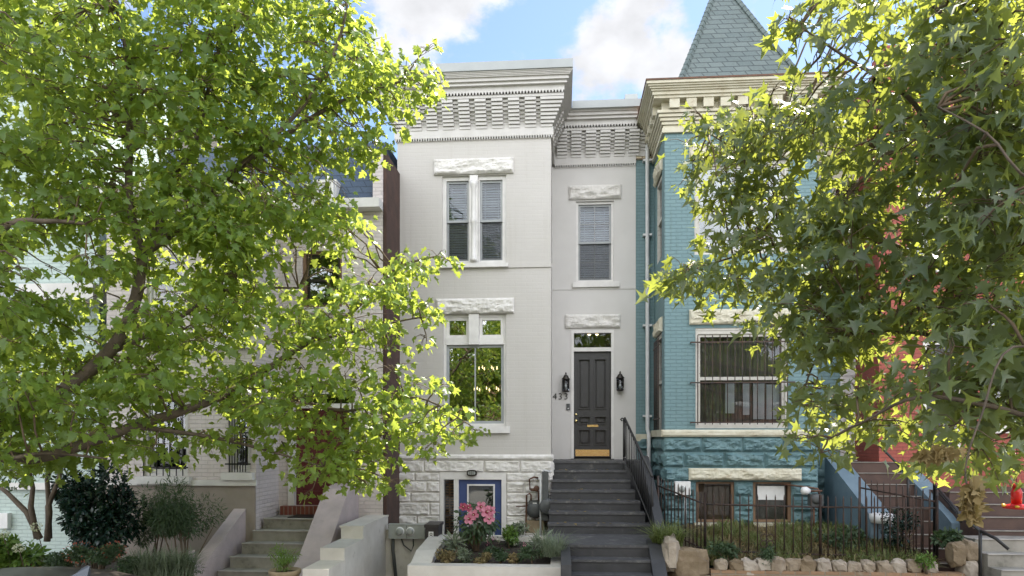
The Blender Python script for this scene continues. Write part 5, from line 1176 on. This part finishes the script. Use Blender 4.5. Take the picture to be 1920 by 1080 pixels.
# ================================================================ TREES
def inpoly(x, y, poly):
    r = False; j = len(poly)-1
    for i in range(len(poly)):
        xi, yi = poly[i]; xj, yj = poly[j]
        if (yi > y) != (yj > y) and x < (xj-xi)*(y-yi)/(yj-yi)+xi: r = not r
        j = i
    return r
def tree(t, limbs, outline, gaps, depth, nclump, per, ls, kind, m, rc, extra=(), clump_r=(.3, .5), droop=.45, xjit=30, seed=5):
    rg = np.random.default_rng(seed); nodes = []; tr = MB(); br = MB()
    for k, (pts, r0, r1) in enumerate(limbs):
        w_ = [P(*p) if len(p) == 3 else Vector(p[:3]) for p in pts]; fine = []; rad = []
        n = len(w_)
        for i in range(n-1):
            for q in range(5):
                t_ = q/5; p0, p1, p2, p3 = w_[max(i-1, 0)], w_[i], w_[i+1], w_[min(i+2, n-1)]
                v = .5*((2*p1)+(p2-p0)*t_+(2*p0-5*p1+4*p2-p3)*t_*t_+(3*p1-p0-3*p2+p3)*t_**3); fine.append(v)
        fine.append(w_[-1]); rad = [r0+(r1-r0)*i/(len(fine)-1) for i in range(len(fine))]
        (tr if k == 0 else br).tube(fine, rad, 9)
        if k > 0: nodes += fine[2:]
    tr.build('trunk', 'bark', t); br.build('limb', 'bark', t)
    NA = np.array([tuple(v) for v in nodes]); tw = MB(); ps, ds = [], []; cl = []
    x0 = min(p[0] for p in outline); x1 = max(p[0] for p in outline); y0 = min(p[1] for p in outline); y1 = max(p[1] for p in outline)
    tries = 0
    while len(cl) < nclump and tries < 60000:
        tries += 1; x, y = rg.uniform(x0, x1), rg.uniform(y0, y1)
        if not inpoly(x, y, outline): continue
        if any(((x-g[0])/g[2])**2+((y-g[1])/g[3])**2 < 1 and rg.random() < g[4] for g in gaps): continue
        d0, d1 = depth(x, y); d = rg.uniform(d0, d1); cl.append((P(x, y, d), rg.uniform(*clump_r)*(1 if True else 0), (x, y, d)))
    for (x, y, d, r) in extra: cl.append((P(x, y, d), r, (x, y, d)))
    for c, r, (x, y, d) in cl:
        ca = np.array(tuple(c)); i = np.argmin(((NA-ca)**2*np.array([1, 1, 1.6])).sum(1)); a = Vector(NA[i])
        L_ = (c-a).length; md = a.lerp(c, .5)+Vector((0, 0, .1*L_))
        q1 = a.lerp(md, .5)+Vector(rg.normal(size=3)*.04*L_); q2 = md.lerp(c, .5)+Vector(rg.normal(size=3)*.04*L_)
        tw.tube([a, q1, md, q2, c], [min(.022, .008+.005*L_), .011, .009, .007, .004], 5)
        n = max(6, int(per*(r/.4)**1.6)); th = rg.uniform(0, 6.283, n); q = np.sqrt(rg.uniform(0, 1, n)); 
        offs = np.column_stack([np.cos(th)*q*r*1.15, np.sin(th)*q*r*1.15, rg.normal(size=n)*r*.26-.25*r*q])
        for k in range(5):
            j = rg.integers(n); e = c+Vector(offs[j]); st = a.lerp(c, rg.uniform(.72, 1)); tw.tube([st, st.lerp(e, .5)+Vector((0, 0, .03)), e], [.005, .004, .002], 4, cap=False)
        p = ca+offs
        dd = np.column_stack([np.cos(th), np.sin(th), np.full(n, -droop)])+rg.normal(scale=.45, size=(n, 3)); ps.append(p); ds.append(dd)
    p = np.vstack(ps); dd = np.vstack(ds)
    # keep the see-through gaps partly open
    rel = p-np.array([0, -D, ZC]); fx = rel[:, 0]*-ST+rel[:, 1]*CT; ux = rel[:, 0]*CT+rel[:, 1]*ST
    PX = 960+F*ux/np.maximum(fx, .3); PY = HY-F*rel[:, 2]/np.maximum(fx, .3); keep = np.ones(len(p), bool)
    for g in gaps: keep &= ~((((PX-g[0])/g[2])**2+((PY-g[1])/g[3])**2 < .8) & (rg.random(len(p)) < g[4]))
    p = p[keep]; dd = dd[keep]; n = len(p)
    nr = np.array([0, -.25, .75])+rg.normal(scale=.7, size=(n, 3))
    leaf_mesh('crown', p, dd, nr, ls*rg.uniform(.45, 1.25, n), kind, m, t, fold=.22)
    tw.build('twig', 'twig', t)
    return n

lt = thing('maple_tree', (-6.9, -5.45, 0), 'large leafy green maple filling the left of the view', 'tree')
base = Vector((-6.9, -5.45, 0))
B3 = lambda p: p
trunkpts = [(-6.9, -5.45, -.1), (-6.85, -5.45, 1.0), (-6.8, -5.42, 2.0), (-6.75, -5.4, 2.6)]
def W3p(v):   # world point to (px,py,d) so every limb list shares one form
    d = v[1]+D; fx = v[0]*-ST+d*CT; return (960+F*(v[0]*CT+d*ST)/fx, HY-F*(v[2]-ZC)/fx, d)
T0 = [W3p(v) for v in trunkpts]; tp = T0[-1]
limbs = [(T0, .22, .17),
    ([tp, (0, 805, 7.4), (75, 765, 7.5), (200, 665, 7.6), (250, 575, 7.7), (268, 475, 7.7)], .10, .06),
    ([(268, 475, 7.7), (243, 380, 7.6), (243, 230, 7.5), (240, 110, 7.3), (215, -10, 7.2), (200, -120, 7.2)], .05, .02),
    ([(268, 475, 7.7), (310, 400, 7.8), (325, 330, 7.9), (365, 270, 8.0), (395, 150, 8.1), (430, 20, 8.2)], .055, .015),
    ([(268, 475, 7.7), (345, 415, 7.9), (420, 335, 8.1), (540, 250, 8.3), (640, 190, 8.5), (760, 150, 8.7)], .065, .014),
    ([(420, 335, 8.1), (500, 270, 8.0), (590, 170, 8.1), (640, 60, 8.2), (660, -60, 8.2)], .035, .012),
    ([(200, 665, 7.6), (330, 600, 8.0), (420, 545, 8.3), (560, 540, 8.6)], .035, .012),
    ([tp, (60, 860, 7.3), (250, 800, 7.6), (400, 750, 8.0), (470, 712, 8.2), (580, 640, 8.5), (660, 585, 8.7), (740, 505, 8.9), (820, 480, 9.0)], .075, .012),
    ([(470, 712, 8.2), (560, 750, 8.4), (660, 770, 8.6), (780, 745, 8.8), (870, 790, 8.9)], .03, .008),
    ([(580, 640, 8.5), (680, 618, 8.7), (760, 600, 8.9), (820, 590, 9.0)], .02, .008),
    ([(250, 800, 7.6), (400, 820, 7.9), (520, 850, 8.1), (620, 880, 8.3)], .03, .008),
    ([tp, (-90, 600, 6.8), (0, 434, 6.7), (90, 415, 6.8), (160, 420, 6.9)], .06, .015),
    ([(-90, 600, 6.8), (-150, 450, 6.5), (-140, 280, 6.3), (-110, 120, 6.2), (-60, -60, 6.2)], .07, .02),
    ([tp, (-40, 870, 6.7), (80, 850, 6.8), (200, 860, 7.0)], .04, .01)]
outl = [(-90, -90), (590, -90), (612, 20), (660, 40), (720, 95), (760, 100), (772, 165), (735, 205), (715, 270), (680, 330), (700, 360), (690, 400), (720, 450), (770, 470), (790, 505), (760, 525), (775, 570), (770, 620), (745, 660), (770, 700), (830, 730), (850, 800), (790, 835), (740, 880), (680, 885), (600, 890), (570, 905), (570, 850), (500, 850), (450, 830), (400, 850), (330, 850), (250, 850), (180, 880), (-90, 880)]
gaps = [(75, 505, 75, 48, .8), (255, 548, 70, 32, .75), (600, 512, 48, 48, .75), (660, 365, 45, 28, .8), (690, 480, 42, 60, .7), (600, 760, 60, 28, .6), (450, 845, 35, 40, .6), (310, 850, 40, 30, .5), (560, 480, 50, 30, .55), (630, 330, 50, 25, .5), (480, 660, 40, 30, .5), (720, 345, 22, 70, .85), (585, 885, 22, 45, .6), (640, 690, 50, 28, .6), (420, 370, 40, 20, .4), (350, 500, 40, 25, .4), (550, 110, 40, 25, .4), (500, 910, 40, 30, .8), (50, 900, 50, 18, .6), (150, 280, 30, 18, .4), (730, 690, 22, 60, .6), (700, 660, 40, 20, .5)]
ex = [(728, 545, 8.8, .22), (722, 610, 8.8, .24), (735, 655, 8.8, .16), (735, 800, 8.8, .22), (725, 860, 8.7, .2), (738, 745, 8.8, .2), (712, 300, 8.6, .16), (805, 90, 8.8, .16), (770, 130, 8.8, .24), (805, 165, 8.8, .2), (745, 190, 8.7, .26), (820, 480, 9.0, .24), (780, 500, 8.95, .26), (845, 490, 9, .14), (815, 595, 9.0, .2), (785, 575, 8.9, .25), (800, 640, 8.9, .16), (830, 720, 8.9, .2), (865, 765, 8.9, .22), (890, 808, 8.9, .17), (845, 815, 8.9, .24), (800, 840, 8.8, .22), (740, 905, 8.7, .18), (690, 905, 8.6, .22), (580, 930, 8.4, .12), (700, 270, 8.6, .25), (735, 235, 8.6, .2)]
def ldepth(x, y):
    t_ = max(0, min(1, x/800)); c = 6.9+1.8*t_; return c-.55+.1*t_, c+1.5-.7*t_
nl = tree(lt, limbs, outl, gaps, ldepth, 560, 74, .106, 'maple', 'maple', None, ex, (.22, .44), .75, seed=5)

rt = thing('sweetgum_tree', (6.6, -5.5, 0), 'sweetgum tree with star shaped leaves overhanging from the right', 'tree')
tpts = [(6.6, -5.5, -.1), (6.58, -5.5, 1.5), (6.5, -5.5, 3.2), (6.45, -5.55, 5.0), (6.3, -5.6, 8.0)]
T1 = [W3p(v) for v in tpts]; t3 = W3p((6.5, -5.5, 3.2)); t4 = W3p((6.47, -5.55, 4.2)); t5 = W3p((6.42, -5.58, 5.6)); t2 = W3p((6.55, -5.5, 2.4))
limbs = [(T1, .2, .09),
    ([t3, (1900, 560, 6.6), (1720, 480, 6.7), (1590, 430, 6.9), (1450, 460, 7.2), (1330, 495, 7.5), (1240, 515, 7.7)], 0.033, .006),
    ([t4, (1850, 380, 6.5), (1690, 300, 6.7), (1560, 240, 7.0), (1440, 215, 7.2), (1330, 250, 7.4)], 0.033, .006),
    ([t4, (1830, 300, 5.8), (1700, 180, 5.6), (1590, 110, 5.7), (1500, 50, 5.8)], 0.028, .006),
    ([t5, (1900, 150, 5.4), (1780, 40, 5.2), (1680, -60, 5.2)], 0.033, .006),
    ([t3, (1950, 700, 6.0), (1790, 640, 6.0), (1650, 620, 6.2), (1540, 660, 6.5), (1500, 760, 6.7)], 0.028, .006),
    ([t2, (2000, 800, 5.4), (1850, 760, 5.0), (1720, 745, 5.2), (1620, 790, 5.6), (1560, 820, 5.9)], 0.025, .006),
    ([t3, (2050, 700, 5.0), (1900, 650, 4.5), (1840, 780, 4.4), (1810, 880, 4.4), (1825, 950, 4.4)], .010, .004),
    ([t5, (2000, 350, 4.6), (1850, 250, 4.4), (1760, 200, 4.6)], 0.012, .004)]
outr = [(1535, -90), (1560, 20), (1600, 70), (1575, 130), (1470, 195), (1375, 230), (1325, 270), (1335, 350), (1355, 420), (1300, 480), (1275, 510), (1290, 535), (1400, 545), (1450, 570), (1460, 600), (1520, 620), (1545, 690), (1505, 760), (1500, 800), (1535, 820), (1600, 805), (1680, 820), (1760, 850), (1810, 900), (1870, 870), (2010, 890), (2010, -90)]
gapr = [(1455, 290, 40, 24, .6), (1515, 325, 34, 46, .75), (1675, 410, 32, 50, .75), (1630, 455, 24, 30, .6), (1620, 340, 30, 35, .5), (1500, 590, 30, 18, .4), (1740, 640, 40, 28, .5), (1790, 340, 30, 40, .5), (1680, 560, 30, 35, .5), (1900, 960, 80, 50, .9), (1590, 215, 30, 20, .4), (1700, 700, 30, 18, .4), (1860, 800, 30, 20, .4), (1490, 115, 30, 20, .6), (1600, 880, 60, 30, .9), (1560, 600, 22, 22, .5), (1440, 480, 20, 14, .5)]
exr = [(1345, 235, 7.3, .22), (1385, 300, 7.3, .24), (1325, 300, 7.4, .22), (1350, 385, 7.4, .24), (1425, 400, 7.2, .26), (1400, 455, 7.3, .24), (1440, 340, 7.1, .2), (1335, 445, 7.4, .22), (1460, 230, 7.1, .22), (1370, 345, 7.2, .2), (1410, 265, 7.1, .2), (1235, 515, 7.7, .14), (1265, 525, 7.6, .18), (1300, 500, 7.5, .22), (1300, 330, 7.4, .2), (1285, 270, 7.4, .18), (1310, 210, 7.3, .2), (1400, 195, 7.2, .18), (1475, 35, 5.8, .12), (1505, 60, 5.7, .16), (1450, 165, 6.8, .16), (1430, 600, 7.0, .16), (1540, 850, 5.9, .2), (1510, 820, 6.0, .18), (1350, 560, 7.3, .16), (1480, 30, 5.8, .16), (1530, 100, 5.8, .2)]
def rdepth(x, y):
    t_ = max(0, min(1, (x-1230)/650)); c = 7.5-2.4*t_; return c-.4-.2*t_, c+.55+.7*t_
nr_ = tree(rt, limbs, outr, gapr, rdepth, 270, 50, .15, 'star', 'gum', None, exr, (.2, .4), .85, seed=9)
# a hanging bunch of dried leaves on the same tree
for cc, rr, n2 in (((1822, 935, 4.3), (.06, .06, .15), 60), ((1760, 845, 4.6), (.14, .06, .05), 40)):
    p = cloud(P(*cc), rr, n2, .1)[0]
    leaf_mesh('dry_leaf_bunch', p, rng.normal(scale=.5, size=(n2, 3))+[0, 0, -1.2], rng.normal(scale=.7, size=(n2, 3))+[0, -1, .3], .085*rng.uniform(.6, 1.1, n2), 'maple', 'dryleaf', rt, fold=.5)

# fallen leaves
n = 46; fx = rng.uniform(sx0+.05, sx1+.2, n); k = rng.integers(0, 7, n)
q = np.column_stack([fx, .45-.28*k+rng.uniform(-.26, -.02, n)*1.0, zl-.167*(k+1)+.006]); q = q[q[:, 1] < .45-.28*6-.02+9]
m2 = 60; g2 = np.column_stack([rng.uniform(X(1340, -2.3), X(1740, -2.3), m2), rng.uniform(-2.4, -.3, m2), np.zeros(m2)]); g2[:, 2] = [gzf(a_, b_)+.09 for a_, b_ in g2[:, :2]]
q = np.vstack([q[k < 6], g2]); n = len(q)
leaf_mesh('leaf_litter', q, rng.normal(size=(n, 3))*[1, 1, .05], np.tile([0, 0, 1.], (n, 1))+rng.normal(scale=.15, size=(n, 3)), rng.uniform(.04, .085, n), 'maple', 'dryleaf', None)['kind'] = 'stuff'
# tangled low growth in the beds
def cover(name, x0, x1, y0, y1, zf, n, m, ls):
    q = np.column_stack([rng.uniform(x0, x1, n), rng.uniform(y0, y1, n), np.zeros(n)]); q[:, 2] = [zf(a_, b_)+random.uniform(0, .09) for a_, b_ in q[:, :2]]
    kp = np.array([noise.noise(Vector((a_*3, b_*3, 2.5))) > -.1 for a_, b_ in q[:, :2]]); q = q[kp]; n = len(q)
    leaf_mesh(name, q, rng.normal(size=(n, 3))*[1, 1, .4], np.tile([0, -.2, 1.], (n, 1))+rng.normal(scale=.5, size=(n, 3)), ls*rng.uniform(.5, 1.2, n), 'oval', m, None)['kind'] = 'stuff'
cover('ground_cover', qx0+.3, qx1-.18, YF+.25, YK-.2, soilz, 900, 'bush', .05)
cover('ground_cover', X(1335, -2.3), X(1750, -2.3), -2.44, -1.3, gzf, 1500, 'bush', .05)
cover('ground_cover', X(-60, -3.3), py0-.5, -3.4, -2.2, lambda x, y: .44+(y+3.5)*.14, 1600, 'bush', .06)
# trees on the other side of the street, mirrored in the windows
def far_tree(x, y, h, r, label, seed):
    t = thing('street_tree', (x, y, -.15), label, 'tree', 'trees across the street'); b = MB(); b.tube([(x, y, -.15), (x+.1, y, h*.3), (x, y+.1, h*.6), (x+.1, y, h*.9)], [.25, .2, .14, .05], 10)
    rg = np.random.default_rng(seed); ps = []
    for k in range(150):
        d = rg.normal(size=3); d /= np.linalg.norm(d); c = np.array([x, y, h*.62])+d*np.array([r, r, h*.36])*rg.uniform(.4, 1); ps.append(cloud(c, (.8, .8, .5), 75, .2)[0])
        if k % 5 == 0: b.tube([(x, y, h*.4), tuple(c*.5+np.array([x, y, h*.45])*.5), tuple(c)], [.09, .06, .02], 6)
    b.build('trunk', 'bark', t); p = np.vstack(ps); n = len(p)
    leaf_mesh('crown', p, rg.normal(size=(n, 3))+[0, 0, -.4], rg.normal(scale=.7, size=(n, 3))+[0, 0, 1], .2*rg.uniform(.7, 1.2, n), 'maple', 'maple', t)
far_tree(-10.5, -21.5, 11, 4.2, 'leafy tree across the street mirrored farthest left', 1); far_tree(-5.2, -20.0, 10, 3.6, 'leafy tree across the street mirrored in the left pane of the big window', 4); far_tree(-1.0, -23.5, 11.5, 4.4, 'leafy tree across the street mirrored in the transom above the charcoal door', 2)
far_tree(7.0, -23, 10.5, 4.2, 'leafy tree across the street mirrored in the barred window', 3)
OH = thing('row_house', (0, -35, -.15), 'sunlit red brick row house across the street mirrored in the windows', 'house')
ow = [(x-.55, x+.55, z, z+1.9) for x in np.arange(-19, 20, 2.6) for z in (1.6, 5.1)]
b = MB().wall(-21, 21, -.15, 7.6, 0, ow, .2); b.v = [(x, -35-(y), z) for x, y, z in b.v]; b.f = [f_[::-1] for f_ in b.f]; b.build('wall', 'far_brick', OH)
MB().box(-21, 21, -42, -35.3, -.1, 7.5).build('inner_wall', 'room', OH)
cb = MB()
for wv, h0, h1 in ((.15, 0, .2), (.3, .2, .4), (.45, .4, .6)): cb.box(-21, 21, -35.2, -35+wv, 7.4+h0, 7.4+h1-.001)
cb.build('cornice', 'cornice', OH)
for o_ in ow:
    f_ = MB().frame(o_[0], o_[1], o_[2], o_[3], -35.2, -35.08, .07); f_.box(o_[0]-.1, o_[1]+.1, -35.05, -34.9, o_[2]-.14, o_[2]-.002); f_.box(o_[0]+.07, o_[1]-.07, -35.16, -35.1, o_[2]+.93, o_[2]+.99); f_ = f_.build('window', 'white_trim', OH)
    MB().box(o_[0]+.07, o_[1]-.07, -35.15, -35.14, o_[2]+.07, o_[3]-.07).build('pane', 'car_glass', f_)
print('LEAVES', nl, nr_)
